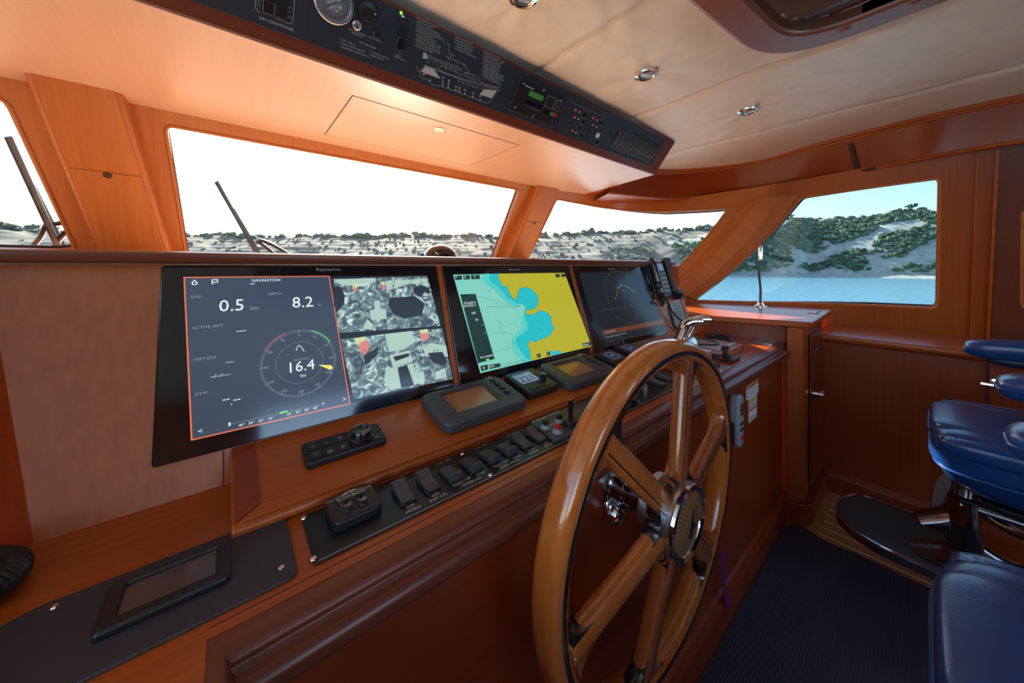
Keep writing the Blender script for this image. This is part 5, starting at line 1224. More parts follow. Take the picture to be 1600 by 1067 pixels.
bm = B(); sheet(bm, WF, [(-.012, -.02), (-.004, -.006), (.002, .02), (.010, .03), (.006, .004), (.018, -.004), (.006, -.010), (.0, -.024)], .0685); mk('face_emblem', bm, 'dark_chrome', whl)
# shaft boss on the console front
o = thing('wheel_shaft_boss', 'chrome shaft boss behind the wheel spokes on the console front', 'wheel shaft', (.712, .475, .783))
BF = Frame((.712, .475, .783), (1, 0, 0), (0, 0, 1))
bm = B(); lathe(bm, BF, [(.062, 0), (.062, .008), (.054, .012), (.046, .014)], 36); mk('flange', bm, 'chrome', o)
bm = B(); lathe(bm, BF, [(.040, .012), (.040, .040), (.037, .043), (.037, .060), (.030, .066), (.026, .112)], 30); mk('shaft', bm, 'dark_chrome', o)
bm = B(); cushion(bm, BF.to(-.03, -.052, .02), (.024, .022, .026), .9, 18, 12); mk('friction_knob', bm, 'chrome', o)

# ------------------------------------------------------------------ overhead console
FACE = Frame((0, 1.188, 1.933), (1, 0, 0), (0, -.139, .187))
SOF = Frame((0, 0, 1.933), (1, 0, 0), (0, -1, 0))
oh = thing('overhead_console', 'wedge shaped cherry overhead console with a pale lit underside', 'overhead cabinet', (.6, 1.5, 1.933))
XR = 2.255
bm = B(); pl = [(-.9, 1.188), (XR, 1.188), (2.36, 1.70), (2.385, 1.90), (2.1, 1.962), (-.9, 1.962)]; tp = [(-.9, 1.049), (XR, 1.049), (2.36, 1.70), (2.385, 1.88), (2.1, 1.90), (-.9, 1.90)]
lo = [bm.verts.new((x, y, 1.933)) for x, y in pl]; hi = [bm.verts.new((x, y, 2.116 if k < 2 else 2.11)) for k, (x, y) in enumerate(tp)]
bm.faces.new(lo[::-1]); bm.faces.new(hi)
for i in range(6): j = (i + 1) % 6; bm.faces.new((lo[i], lo[j], hi[j], hi[i]))
mk('carcass', bm, 'mahogany', oh, smooth=0, bevel=.002)
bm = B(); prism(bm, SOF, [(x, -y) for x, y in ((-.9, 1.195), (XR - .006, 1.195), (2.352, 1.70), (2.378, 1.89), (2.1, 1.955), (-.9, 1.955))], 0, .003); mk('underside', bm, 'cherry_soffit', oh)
hp = [SOF.hit(*p, .003) for p in ((548, 147), (805, 225), (737, 261), (509, 210))]
hx0, hx1 = (hp[0][0] + hp[3][0]) / 2, (hp[1][0] + hp[2][0]) / 2; hb0, hb1 = (hp[2][1] + hp[3][1]) / 2, (hp[0][1] + hp[1][1]) / 2
bm = B(); ringplate(bm, SOF, rect(hx0, hb0, hx1, hb1), rect(hx0 + .0045, hb0 + .0045, hx1 - .0045, hb1 - .0045), .0025, .0036); mk('hatch_gap', bm, 'seam_dark', oh)
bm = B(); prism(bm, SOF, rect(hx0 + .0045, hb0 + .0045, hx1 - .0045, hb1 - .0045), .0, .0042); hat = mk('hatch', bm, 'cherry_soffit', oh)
a, b = SOF.hit(687, 202, .004); bm = B(); lathe(bm, SOF.sub(a, b, .004), [(.024, 0), (.024, .004), (.018, .006), (.016, .004), (.004, .004)], 24); mk('push_latch', bm, 'chrome', hat)

fb0 = FACE.hit(780, 174.6)[1]; fb1 = FACE.hit(900, 149.5)[1]
fx = [-.55, FACE.hit(482.5, 40)[0], FACE.hit(880, 174)[0], FACE.hit(1026, 242)[0]]
def ipanel(i, label):
    o = thing('instrument_panel', label, 'instrument panel', FACE.to((fx[i] + fx[i + 1]) / 2, fb0))
    bm = B(); prism(bm, FACE, rect(fx[i] + .0015, fb0, fx[i + 1] - .0015, fb1), .0, .004); mk('plate', bm, 'navy_panel', o, bevel=.001)
    for a in (fx[i] + .014, fx[i + 1] - .014):
        for b in (fb0 + .010, fb1 - .010):
            bm = B(); lathe(bm, FACE.sub(a, b, .004), [(.004, 0), (.0036, .0012), (.0015, .0018)], 12); mk('screw', bm, 'black_plastic', o)
    return o
HF = .004
def fl(bm, fr, a, b, r, mat_h=HF): lathe(bm, fr.sub(a, b, mat_h), r, 24)
# air conditioning panel
o = ipanel(0, 'navy instrument panel reading AIR CONDITIONER, left on the overhead console')
cF = lambda x, y: FACE.hit(380 + x / 10.67, y / 10.67, HF)
for x, y in ((420, 90), (610, 160)):
    a, b = cF(x, y - 40); bm = B(); prism(bm, FACE, rect(a - .018, b - .030, a + .018, b + .030, .003, 2), HF, HF + .006); q_ = mk('rocker_switch', bm, 'black_plastic', o, bevel=.001)
    bm = B(); prism(bm, FACE, rect(a - .013, b - .026, a + .013, b + .006, .002, 2), HF + .006, HF + .012); mk('rocker', bm, 'black_gloss', q_, bevel=.002)
bm = B()
def W_(x, y, s, hp, al='l'):
    b_ = B(); text(b_, FACE, *cF(x, y), s, hp, HF + .0007, al); mk('lettering', b_, 'grey_print', o)
W_(265, 312, 'AIR CONDITIONER', .0092); W_(345, 232, 'UNIT #1', .0065); W_(540, 308, 'UNIT #2', .0065); W_(215, 80, 'COOL', .0062); W_(245, 20, 'OFF', .0062); W_(700, 110, 'HEAT', .0062); W_(700, 190, 'OFF', .0062); W_(700, 275, 'COOL', .0062)
a0, b0_ = cF(200, 160); a1, b1_ = cF(825, 418); strip(bm, FACE, rect(a0, b1_, a1, fb1 - .03, .012), .0012, HF + .0007, closed=True)
mk('printed_frame', bm, 'grey_print', o)
# main panel
o = ipanel(1, 'long navy instrument panel with round gauge and yacht outline diagram')
g3 = lambda x, y: FACE.hit(380 + x / 3.9525, y / 3.9525, HF)
a, b = g3(560, 20); bm = B(); fl(bm, FACE, a, b, [(.052, 0), (.052, .008), (.049, .011), (.044, .011), (.043, .008)]); mk('gauge_bezel', bm, 'satin_steel', o); gz = [c for c in o.children if c.name.startswith('gauge_bezel')][0]
bm = B(); fl(bm, FACE, a, b, [(.044, .006), (.02, .008), (.001, .008)]); mk('gauge_face', bm, 'gauge_face', gz)
bm = B(); strip(bm, FACE, [(a - .018, b - .012), (a + .022, b + .016)], .0018, HF + .0088); strip(bm, FACE, [(a + .034 * math.cos(R(q)), b + .034 * math.sin(R(q))) for q in range(-140, 150, 10)], .0008, HF + .0088)
for q in range(-140, 150, 20): strip(bm, FACE, [(a + .030 * math.cos(R(q)), b + .030 * math.sin(R(q))), (a + .038 * math.cos(R(q)), b + .038 * math.sin(R(q)))], .0010, HF + .0088)
mk('gauge_marks', bm, 'black_plastic', gz)
a, b = g3(768, 70); bm = B(); fl(bm, FACE, a, b, [(.030, 0), (.029, .010), (.026, .016), (.022, .018), (.006, .018)]); k_ = mk('selector_knob', bm, 'black_plastic', o)
bm = B(); sheet(bm, FACE, circ(a + .018, b + .002, .0022, 8), HF + .0186); mk('knob_mark', bm, 'white_print', k_)
bm = B()
for q in range(0, 360, 36): sheet(bm, FACE, circ(a + .040 * math.cos(R(q)), b + .040 * math.sin(R(q)), .0014, 6), HF + .0007)
mk('knob_dots', bm, 'grey_print', o)
a, b = g3(702, 158); bm = B(); fl(bm, FACE, a, b, [(.013, 0), (.013, .003), (.009, .005), (.008, .003)]); mk('push_button', bm, 'satin_steel', o)
a, b = g3(822, 210); bm = B(); fl(bm, FACE, a, b, [(.012, 0), (.012, .004), (.009, .007)]); mk('fuse_holder', bm, 'black_plastic', o)
a, b = g3(980, 112); bm = B(); fl(bm, FACE, a, b, [(.011, 0), (.010, .008), (.006, .010)]); mk('fuse_holder', bm, 'dark_chrome', o)
a, b = g3(975, 79); bm = B(); fl(bm, FACE, a, b, [(.0042, 0), (.004, .003), (.002, .0045)]); mk('pilot_lamp', bm, 'led_green', o)
a, b = g3(970, 245); bm = B(); prism(bm, FACE, rect(a - .016, b - .036, a + .016, b + .036, .003, 2), HF, HF + .006); q_ = mk('rocker_switch', bm, 'black_plastic', o, bevel=.001)
bm = B(); prism(bm, FACE, rect(a - .012, b - .03, a + .012, b + .008, .002, 2), HF + .006, HF + .012); mk('rocker', bm, 'black_gloss', q_, bevel=.002)
def W3(x, y, s, hp=.0062, al='l'):
    b_ = B(); text(b_, FACE, *g3(x, y), s, hp, HF + .0007, al); mk('lettering', b_, 'grey_print', o)

W3(650, 182, 'PUSH BUTTON IN'); W3(670, 205, 'AND HOLD'); W3(778, 232, 'PUMP SUPPLY'); W3(712, 262, 'TANK INDICATOR'); W3(598, 245, "1 FUEL TANK 13'"); W3(598, 268, "2 FRESH WATER TANK 20'"); W3(598, 290, "3 DRINKING WATER TANK 20'"); W3(782, 322, "4 HOLDING TANK 10'"); W3(782, 342, "5 SUMP TANK 8'"); W3(960, 166, 'ON'); W3(955, 328, 'OFF'); W3(935, 340, 'ALARM'); W3(930, 352, 'HIGH WATER')
l1 = ['1 NAVIGATION LIGHTS', '2 ANCHOR LIGHT', '3 UP ALL AROUND RED LT', '4 DOWN ALL AROUND RED LT', '5 FWD BILGE PUMP', '6 MIDDLE BILGE PUMP', '7 ENG RM FWD BILGE PUMP', '8 ENG RM AFT BILGE PUMP', '9 CREW CABIN BILGE PUMP', '10 LAZ BILGE PUMP 1']
l2 = ['11 LAZ BILGE PUMP 2', '12 ENG RM SUMP PUMP', '13 MASTER SUMP PUMP', '14 CREW SUMP PUMP', '15 DRINKING WATER PUMP']
l3 = ['16 MASTER SUMP PUMP', '17 DECK WASH DOWN PUMP', '18 PORT F. EXHAUST FAN', '19 STBD F. EXHAUST FAN', '20 PORT F. INTAKE FAN', '21 STBD F. INTAKE FAN', '22 FRESH WATER PUMP', '23 FRESH WATER TANK VALVE', '24 FRESH WATER STBD VALVE', '25 FRESH WATER PORT VALVE', '26 FRESH WATER LIGHT', '27 ACTUAL ALARM ON FIRE']
def tlist(lines, p0, p1, z):
    A = FACE.hit(*p0, HF); C = FACE.hit(*p1, HF); bm = B()
    for i, s in enumerate(lines):
        t = i / (len(lines) - 1); text(bm, FACE, A[0] + (C[0] - A[0]) * t, A[1] + (C[1] - A[1]) * t - .004, s, z, HF + .0007)
    mk('pump_list', bm, 'grey_print', o)
f5 = lambda x, y: (620 + x / 5.928, y / 5.928)
tlist(l1, f5(183, 155), f5(172, 415), .0074); tlist(l2, f5(540, 330), f5(536, 440), .0074); tlist(l3, f5(806, 465), f5(790, 705), .0074)
bm = B()
for ln in ([(185, 610), (190, 655), (212, 662), (218, 715), (240, 725), (300, 745), (320, 785), (395, 795), (560, 850), (760, 928), (830, 957), (862, 945), (930, 842)], [(212, 662), (262, 605), (400, 655), (600, 730), (775, 770), (930, 820), (962, 845)], [(262, 612), (400, 662), (600, 738), (780, 790), (930, 835)], [(240, 540), (245, 490), (275, 505), (400, 560), (540, 610), (600, 640)], [(290, 530), (400, 580), (600, 655)], [(262, 605), (305, 560)], [(450, 520), (480, 535), (610, 590), (640, 600)], [(480, 535), (470, 575)], [(500, 530), (490, 500), (530, 505), (525, 530)], [(470, 400), (490, 430), (480, 480), (500, 520)], [(610, 590), (670, 665), (610, 690)], [(560, 575), (560, 610)], [(620, 670), (700, 690), (750, 710), (775, 765)], [(625, 700), (740, 745)], [(660, 690), (655, 715)], [(700, 695), (700, 730)], [(790, 760), (820, 790), (960, 810)], [(840, 770), (835, 800)], [(900, 790), (895, 815)], [(390, 640), (405, 605), (520, 650), (590, 690), (585, 725)], [(350, 560), (340, 600)], [(380, 590), (365, 635)], [(450, 600), (450, 640)], [(500, 620), (500, 655)], [(545, 630), (545, 670)]):
    strip(bm, FACE, [FACE.hit(*f5(*p), HF) for p in ln], .0011, HF + .0007)
for p_ in ([(225, 665), (265, 615), (345, 645), (405, 730)], [(765, 875), (810, 825), (925, 840), (875, 910)], [(240, 540), (250, 480), (275, 500), (290, 545)]): sheet(bm, FACE, [FACE.hit(*f5(*p), HF) for p in p_], HF + .0006)
for x, y in ((250, 688), (305, 745), (428, 720), (482, 745), (425, 755), (478, 775), (424, 785), (475, 803), (548, 803), (545, 832), (580, 815), (577, 845), (628, 832), (630, 865), (705, 862), (703, 892), (772, 890), (770, 925)): sheet(bm, FACE, circ(*FACE.hit(*f5(x, y), HF), .0036, 6), HF + .0008)
for x, y in ((575, 755), (615, 768), (647, 778), (678, 788), (708, 800), (740, 810), (792, 825)): strip(bm, FACE, circ(*FACE.hit(*f5(x, y), HF), .0045, 10, .003), .0010, HF + .0008, closed=True)
mk('yacht_diagram', bm, 'grey_print', o)
# radio unit let into the main panel
r3 = lambda x, y: (760 + x / 4.447, 60 + y / 4.447)
A = FACE.hit(*r3(185, 385)); C = FACE.hit(*r3(500, 485)); a0, a1 = FACE.hit(*r3(180, 390))[0], FACE.hit(*r3(505, 490))[0]; h_ = fb1 - fb0
bm = B(); prism(bm, FACE, rect(a0, fb0 + h_ * .12, a1, fb1 - h_ * .14, .006), HF, HF + .010); un = mk('alarm_unit', bm, 'black_plastic', o, bevel=.002)
H2_ = HF + .0105; w_ = a1 - a0; u = lambda fx_, fy_: (a0 + w_ * fx_, fb0 + h_ * (.12 + .74 * fy_))
def ub(x0, y0, x1, y1, mat, nm, hh=.002):
    bm = B(); prism(bm, FACE, rect(*u(x0, y0), *u(x1, y1)), H2_ - .002, H2_ + hh); mk(nm, bm, mat, un)
ub(.25, .60, .55, .76, 'lcd_green', 'lcd_strip', .0006)
for k in range(4): ub(.25 + k * .085, .36, .32 + k * .085, .48, 'black_gloss', 'key')
for k, mt in enumerate(('black_gloss', 'black_gloss', 'green_plastic', 'red_plastic')): ub(.66 + k * .075, .30, .72 + k * .075, .42, mt, 'key')
for x, y in ((.10, .86), (.92, .86), (.10, .14), (.92, .14), (.5, .93), (.5, .08)):
    bm = B(); lathe(bm, FACE.sub(*u(x, y), H2_), [(.0032, 0), (.002, .0012)], 10); mk('screw', bm, 'chrome', un)
bm = B(); text(bm, FACE, *u(.13, .80), 'cantrex', .010, H2_ + .0004) if 0 else strip(bm, FACE, [u(.13, .83), u(.30, .83)], .004, H2_ + .0004)
for q_ in (((.62, .50), (.80, .84)), ((.83, .50), (.94, .84))): strip(bm, FACE, rect(*u(*q_[0]), *u(*q_[1]), .002, 2), .0012, H2_ + .0004, closed=True)
strip(bm, FACE, [u(.26, .30), u(.58, .30)], .001, H2_ + .0004); strip(bm, FACE, [u(.88, .52), u(.88, .82)], .001, H2_ + .0004)
mk('unit_print', bm, 'grey_print', un)
# switch and breaker panel
o = ipanel(2, 'navy instrument panel with lamp switches and a row of breakers, right end')
bm = B(); pr = bm
cols = [[(620, 497), (612, 547), (585, 590), (595, 642)], [(742, 553), (738, 602), (716, 643), (708, 688)]]
leds = []; reds = []; sws = []
for ci, c in enumerate(cols):
    for ri, (x, y) in enumerate(c):
        a, b = FACE.hit(*r3(x, y), HF); a2_, b2_ = FACE.hit(*r3(x + 55, y + 30), HF)
        bt = B(); lathe(bt, FACE.sub(a, b, HF), [(.005, 0), (.0045, .003)], 10); mk('warning_lamp', bt, 'led_red' if (ci, ri) in ((0, 0), (0, 1), (0, 3), (1, 0), (1, 1)) else 'black_gloss', o)
        if (ci, ri) in ((0, 0), (0, 1), (0, 3), (1, 0), (1, 1)):
            bt = B(); a3, b3 = FACE.hit(*r3(x + 26, y + 14), HF); lathe(bt, FACE.sub(a3, b3, HF), [(.0026, 0), (.002, .002)], 8); mk('indicator', bt, 'led_yellow', o)
        bt = B(); prism(bt, FACE, rect(a2_ - .010, b2_ - .011, a2_ + .012, b2_ + .011, .002, 2), HF, HF + .005); mk('toggle_switch', bt, 'white_print' if (ci, ri) == (1, 2) else 'black_gloss', o, bevel=.001)
        strip(pr, FACE, rect(a2_ - .013, b2_ - .014, a2_ + .015, b2_ + .014, .003, 2), .0009, HF + .0007, closed=True)
strip(pr, FACE, [FACE.hit(*r3(580, 440), HF), FACE.hit(*r3(830, 550), HF)], .0009, HF + .0007)
ba0, ba1 = FACE.hit(*r3(880, 690), HF), FACE.hit(*r3(1165, 790), HF)
nb = 11
ca0, ca1 = FACE.hit(*r3(905, 700), HF)[0], FACE.hit(*r3(1158, 795), HF)[0]
cb = FACE.hit(*r3(1030, 740), HF)[1]
for k in range(nb):
    a = ca0 + (ca1 - ca0) * k / (nb - 1); pw = (ca1 - ca0) / (nb - 1) * .40; L_ = .040
    prof = [(-L_, 0), (-L_, .003), (-L_ * .6, .010), (0, .014), (L_ * .6, .010), (L_, .003), (L_, 0)]
    bt = B(); prism(bt, Frame(FACE.to(a, cb, HF), FACE.y, FACE.n), prof, -pw, pw); mk('breaker', bt, 'charcoal', o, bevel=.001, smooth=40)
    if k >= 4:
        bt = B(); lathe(bt, FACE.sub(a, cb + .052, HF), [(.0055, 0), (.005, .009), (.003, .011)], 12); mk('breaker_button', bt, 'black_gloss', o)
        sheet(pr, FACE, circ(a - .003, cb + .060, .0016, 6), HF + .0125)
    strip(pr, FACE, [(a - .008, cb - .048), (a + .006, cb - .048)], .0016, HF + .0007); strip(pr, FACE, [(a - .008, cb - .053), (a + .004, cb - .053)], .0016, HF + .0007)
strip(pr, FACE, [(ca0 - .01, cb - .060), (ca1 - .01, cb - .060)], .0009, HF + .0007)
mk('panel_print', pr, 'grey_print', o)

# ------------------------------------------------------------------ helm chairs
def chair(cx, label, cut=False):
    """cx: chair centre athwartships; faces forward"""
    o = thing('helm_chair', label, 'chair', (cx, -.32, 0), 'blue leather helm chairs')
    def soft(fn): return fn
    hx = .285
    def shape(p):
        q = Vector(p); f = (q.y + .30) / .60
        q.x *= 1 - .05 * f
        if q.z > 0: q.z += .012 * math.cos(min(1, abs(q.x) / hx) * math.pi) * -1 + .02 * f ** 3 * 0
        if q.z < 0: q.y -= .05 * f * (-q.z / .1) * 1.0; q.x *= 1 - .10 * (-q.z / .1)
        return q
    bm = B(); cushion(bm, (cx, -.31, .655), (hx, .305, .105), .30, 44, 18, shape); mk('seat', bm, 'blue_leather', o, smooth=70)
    bm = B(); cushion(bm, (cx, -.290, .732), (hx * .66, .282, .036), .30, 44, 14); st = mk('seat_inset', bm, 'blue_leather', o, smooth=70)
    bm = B(); tube(bm, [Vector((cx + hx * .675 * math.copysign(abs(math.cos(t)) ** .30, math.cos(t)), -.290 + .284 * math.copysign(abs(math.sin(t)) ** .30, math.sin(t)), .745 - .035 * max(0, math.sin(t)) ** 6)) for t in [2 * math.pi * k / 64 for k in range(64)]], .0042, 8, closed=True); mk('piping', bm, 'blue_leather', st)
    for s in (-1, 1):
        bx = cx + s * hx * .815
        bm = B(); cushion(bm, (bx, -.312, .720), (.056, .285, .034), .42, 30, 12); bo = mk('side_bolster', bm, 'blue_leather', o, smooth=70)
        for dx in (-.006, .006):
            bm = B()
            for k in range(38):
                y = -.55 + k * .0135; z = .7545 - .010 * max(0, (y + .13) / .12) ** 2; z2 = .7545 - .010 * max(0, (y + .138) / .12) ** 2
                tube(bm, [(bx + dx, y, z), (bx + dx, y + .008, z2)], .0016, 5)
            mk('stitching', bm, 'blue_leather', bo)
    bm = B(); tube(bm, [Vector((cx + hx * .985 * math.copysign(abs(math.cos(t)) ** .30, math.cos(t)), -.312 + .296 * math.copysign(abs(math.sin(t)) ** .30, math.sin(t)), .640)) for t in [2 * math.pi * k / 60 for k in range(60)]], .0045, 8, closed=True); mk('lower_piping', bm, 'blue_leather', o)
    for s in (-1, 1):
        ax = cx + s * (hx + .06)
        def ash(p):
            q = Vector(p); q.z += -.03 * max(0, (q.y + .0) / .22) ** 2 * .3
            return q
        bm = B(); ay = -.335 if s > 0 else -.362; cushion(bm, (ax, ay, .968), (.064, .235, .040), .40, 32, 14, ash); ap = mk('armrest', bm, 'blue_leather', o, smooth=70)
        bm = B(); tube(bm, [Vector((ax + .0635 * math.copysign(abs(math.cos(t)) ** .40, math.cos(t)), ay + .234 * math.copysign(abs(math.sin(t)) ** .40, math.sin(t)), .957)) for t in [2 * math.pi * k / 44 for k in range(44)]], .0035, 8, closed=True); mk('piping', bm, 'blue_leather', ap)
        bm = B(); cushion(bm, (ax, ay - .015, .922), (.054, .20, .024), .5, 26, 10); mk('arm_pan', bm, 'blue_vinyl', ap)
        bm = B(); tube(bm, smooth_path([(ax, -.42, .915), (ax, -.47, .85), (cx + s * (hx - .02), -.52, .68), (cx + s * (hx - .06), -.5, .58)], 6), (.022, .014), 10); mk('arm_bracket', bm, 'chrome', o)
    def bsh(p):
        q = Vector(p); q.y += -.10 * (q.z / .35) * 1.0 + .05 * (q.x / .27) ** 2
        return q
    bm = B(); cushion(bm, (cx, -.68, 1.06), (.27, .085, .36), .35, 36, 18, bsh); mk('backrest', bm, 'blue_leather', o, smooth=70)
    bm = B(); prism(bm, WORLD, rect(cx - .22, -.50, cx + .22, -.10, .05), .525, .555); mk('seat_pan', bm, 'black_plastic', o, bevel=.006)
    # polished cast frame below the seat
    bm = B()
    for s in (-1, 1):
        tube(bm, smooth_path([(cx + s * .20, -.075, .535), (cx + s * .20, -.08, .46), (cx + s * .185, -.085, .40), (cx + s * .15, -.06, .32), (cx + s * .13, .02, .265)], 7), (.040, .020), 14)
        tube(bm, smooth_path([(cx + s * .185, -.085, .40), (cx + s * .15, -.18, .345), (cx + s * .09, -.26, .36), (cx + s * .055, -.34, .40)], 7), (.020, .014), 12)
        tube(bm, [(cx + s * .21, -.07, .530), (cx + s * .20, -.48, .530)], (.018, .012), 10)
    mk('cast_frame', bm, 'dark_chrome', o)
    bm = B()
    lathe(bm, Frame((cx, -.36, 0), (1, 0, 0), (0, 1, 0)), [(.20, 0), (.20, .012), (.17, .022), (.075, .034), (.062, .05), (.058, .30), (.066, .31), (.066, .36), (.05, .40), (.05, .53)], 36); mk('pedestal', bm, 'dark_chrome', o)
    fx0, fx1, fy0, fy1 = cx - .19, cx + .17, -.06, .245
    pl = rnd([(fx0, fy0), (fx1, fy0), (fx1, fy1 - .05), (fx1 - .10, fy1 + .0), (fx0 + .10, fy1 + .005), (fx0, fy1 - .11)], [0, 0, .07, .10, .12, .10], 8)
    bm = B(); prism(bm, WORLD, pl, .222, .258); mk('footrest', bm, 'dark_chrome', o, bevel=.006, seg=3)
    pi = [((x - cx) * .955 + cx, (y - .09) * .955 + .09) for x, y in pl]
    bm = B(); prism(bm, WORLD, pi, .256, .2615); mk('footrest_tread', bm, 'tread_black', o, bevel=.001)
    bm = B(); tube(bm, [Vector((x, y, .259)) for x, y in pl], .0045, 8, closed=True); mk('tread_rim', bm, 'chrome', o)
    bm = B(); prism(bm, Frame((cx + .20, 0, 0), (0, 1, 0), (0, 0, 1)), rnd([(-.11, .06), (-.02, .06), (-.012, .30), (-.022, .40), (-.05, .46), (-.11, .46)], .02, 4), -.012, .012); mk('side_bracket', bm, 'cast_grey', o, bevel=.004)
    return o
chair(2.05, 'blue leather helm chair with black footrest, by the starboard wall')
chair(.845, 'blue leather helm chair at the bottom right, seat cut by the frame')
# ------------------------------------------------------------------ outside: foredeck, wipers, sea and shore
def wiper(pts, arms, label):
    o = thing('windscreen_wiper', label, 'wiper', pts[0], 'wipers outside the windscreen')
    bm = B(); tube(bm, [pts[0], pts[1]], (.011, .006), 8); mk('arm', bm, 'gunmetal', o)
    a, b = pts[2], pts[3]
    bm = B(); tube(bm, [a, b], (.0125, .006), 8); mk('blade', bm, 'charcoal', o)
    for q in arms:
        bm = B(); tube(bm, smooth_path(q, 5), .010, 8); mk('linkage', bm, 'gunmetal', o)
FP = Frame((0, 2.39 - .045, 1.375 + .075), (1, 0, 0), (0, -.38, .512))
def OUT(px, py, h=-.10): return FP.to(*FP.hit(px, py, h), h)
wiper([OUT(409, 402, -.12), OUT(364, 327, -.11), OUT(399, 392, -.09), OUT(338, 284, -.09)], [[OUT(404, 374), OUT(425, 382), OUT(452, 398)], [OUT(402, 376), OUT(420, 390), OUT(434, 402)]], 'wiper blade leaning left outside the wide centre pane')
wiper([OUT(102, 390, -.12), OUT(50, 290, -.11), OUT(92, 388, -.09), OUT(13, 214, -.09)], [[OUT(72, 352), OUT(62, 372), OUT(48, 388)], [OUT(108, 340), OUT(96, 348), OUT(84, 350)], [OUT(84, 386), OUT(98, 368), OUT(110, 360)]], 'wiper blade leaning left outside the left pane')
bm = B(); prism(bm, WORLD, [(-3.4, 2.80), (4.6, 2.80), (4.4, 5.0), (3.2, 8), (1.6, 10.5), (.8, 11), (0, 10.5), (-1.8, 8), (-3.2, 5.0)], .3, .7)  # deck widened out of view to bounce sunlight onto the soffit
structure('foredeck', bm, 'white_deck', 'white foredeck ahead of the windscreen', 'deck')

SEA = -3.1
m, nt, b_ = newmat('sea'); L = nt.links.new
tc = nt.nodes.new('ShaderNodeTexCoord'); mp = nt.nodes.new('ShaderNodeMapping'); mp.inputs['Scale'].default_value = (.9, .9, .9); L(tc.outputs['Object'], mp.inputs[0])
nz = nt.nodes.new('ShaderNodeTexNoise'); nz.inputs['Scale'].default_value = 1.2; nz.inputs['Detail'].default_value = 6; L(mp.outputs[0], nz.inputs['Vector'])
bp = nt.nodes.new('ShaderNodeBump'); bp.inputs['Strength'].default_value = .6; bp.inputs['Distance'].default_value = .35; L(nz.outputs[0], bp.inputs['Height']); L(bp.outputs[0], b_.inputs['Normal'])
cr = nt.nodes.new('ShaderNodeValToRGB'); cr.color_ramp.elements[0].color = (.10, .26, .33, 1); cr.color_ramp.elements[1].color = (.24, .45, .52, 1); L(nz.outputs[0], cr.inputs[0]); L(cr.outputs[0], b_.inputs['Base Color'])
b_.inputs['Roughness'].default_value = .25
bm = B(); prism(bm, WORLD, [(-900, -900), (900, -900), (900, 900), (-900, 900)], SEA - .5, SEA)
structure('sea', bm, 'sea', 'rippled blue sea outside', 'sea', origin=(0, 0, SEA))

# the shore: pale limestone rising to a scrubby ridge
SKY = [(-300, 356), (0, 350), (60, 356), (130, 360), (290, 363), (420, 366), (560, 368), (650, 364), (740, 366), (850, 366), (960, 361), (1040, 358), (1110, 354), (1220, 344), (1300, 343), (1347, 339), (1390, 331), (1465, 327), (1600, 318), (1900, 300)]
def shore_h(az):      # ridge height, shoreline distance and slope depth by bearing (degrees to starboard of dead ahead)
    off = R(az) - math.atan2(SN, CS) if 0 else R(az) - (math.pi / 2 - math.atan2(SN, CS))
    co = math.cos(max(-1.05, min(1.05, off))); px = CX + F * math.tan(max(-1.15, min(1.05, off)))
    st = min(1, max(0, (az - 52) / 24)); dep = 62 * (1 - st) + 44 * st
    d = min(190, 142 / co); y = SKY[-1][1]
    for (a, q), (a2, q2) in zip(SKY, SKY[1:]):
        if px <= a2: y = q + (q2 - q) * max(0, (px - a) / (a2 - a)); break
    return EYE + (CY - y) / F * (d + 5 + dep) * co, d, dep
NA, NR = 420, 70
def shore(az, s):
    h, d, depth = shore_h(az)
    steep = min(1, max(0, (az - 52) / 24))
    if s < .10: z = SEA - .4 + (s / .10) * 1.6; r = d - 4 + s / .10 * 9
    elif s < .8:
        t = (s - .10) / .70; r = d + 5 + t * depth
        prof = t ** .85 * (1 - steep) + (1 - (1 - t) ** 1.6) * steep
        z = SEA + 1.2 + prof * (h - .9 - SEA - 1.2)
    else: t = (s - .8) / .2; r = d + 5 + depth + t * 160; z = h - .9 + t * 1.2 * (1 - t)
    x, y = math.sin(R(az)) * r, math.cos(R(az)) * r
    P = Vector((x, y, 0))
    if s > .08:
        k = min(1, (s - .08) / .15)
        z += k * (1.6 * noise.noise(P * .035) + .9 * noise.noise(P * .10 + Vector((3, 1, 0))) + .45 * noise.noise(P * .3))
        if az < 60: z += k * .15 * (1 - steep) * math.sin(z * 3.0)
    return Vector((x, y, z))
m, nt, b_ = newmat('limestone'); L = nt.links.new
tc = nt.nodes.new('ShaderNodeTexCoord'); n1 = nt.nodes.new('ShaderNodeTexNoise'); n1.inputs['Scale'].default_value = .35; n1.inputs['Detail'].default_value = 8; n1.inputs['Roughness'].default_value = .7
mp = nt.nodes.new('ShaderNodeMapping'); mp.inputs['Scale'].default_value = (.25, .25, 2.4); L(tc.outputs['Object'], mp.inputs[0])
n2 = nt.nodes.new('ShaderNodeTexNoise'); n2.inputs['Scale'].default_value = .9; n2.inputs['Detail'].default_value = 5; L(mp.outputs[0], n2.inputs['Vector']); L(tc.outputs['Object'], n1.inputs['Vector'])
cr = nt.nodes.new('ShaderNodeValToRGB'); e = cr.color_ramp.elements; e[0].position = .33; e[0].color = (.19, .19, .14, 1); e[1].position = .62; e[1].color = (.62, .60, .50, 1); k = e.new(.47); k.color = (.48, .46, .38, 1)
md = nt.nodes.new('ShaderNodeMix'); md.data_type = 'FLOAT'; md.inputs[0].default_value = .32; L(n1.outputs[0], md.inputs[2]); L(n2.outputs[0], md.inputs[3]); L(md.outputs[0], cr.inputs[0]); L(cr.outputs[0], b_.inputs['Base Color']); b_.inputs['Roughness'].default_value = .95
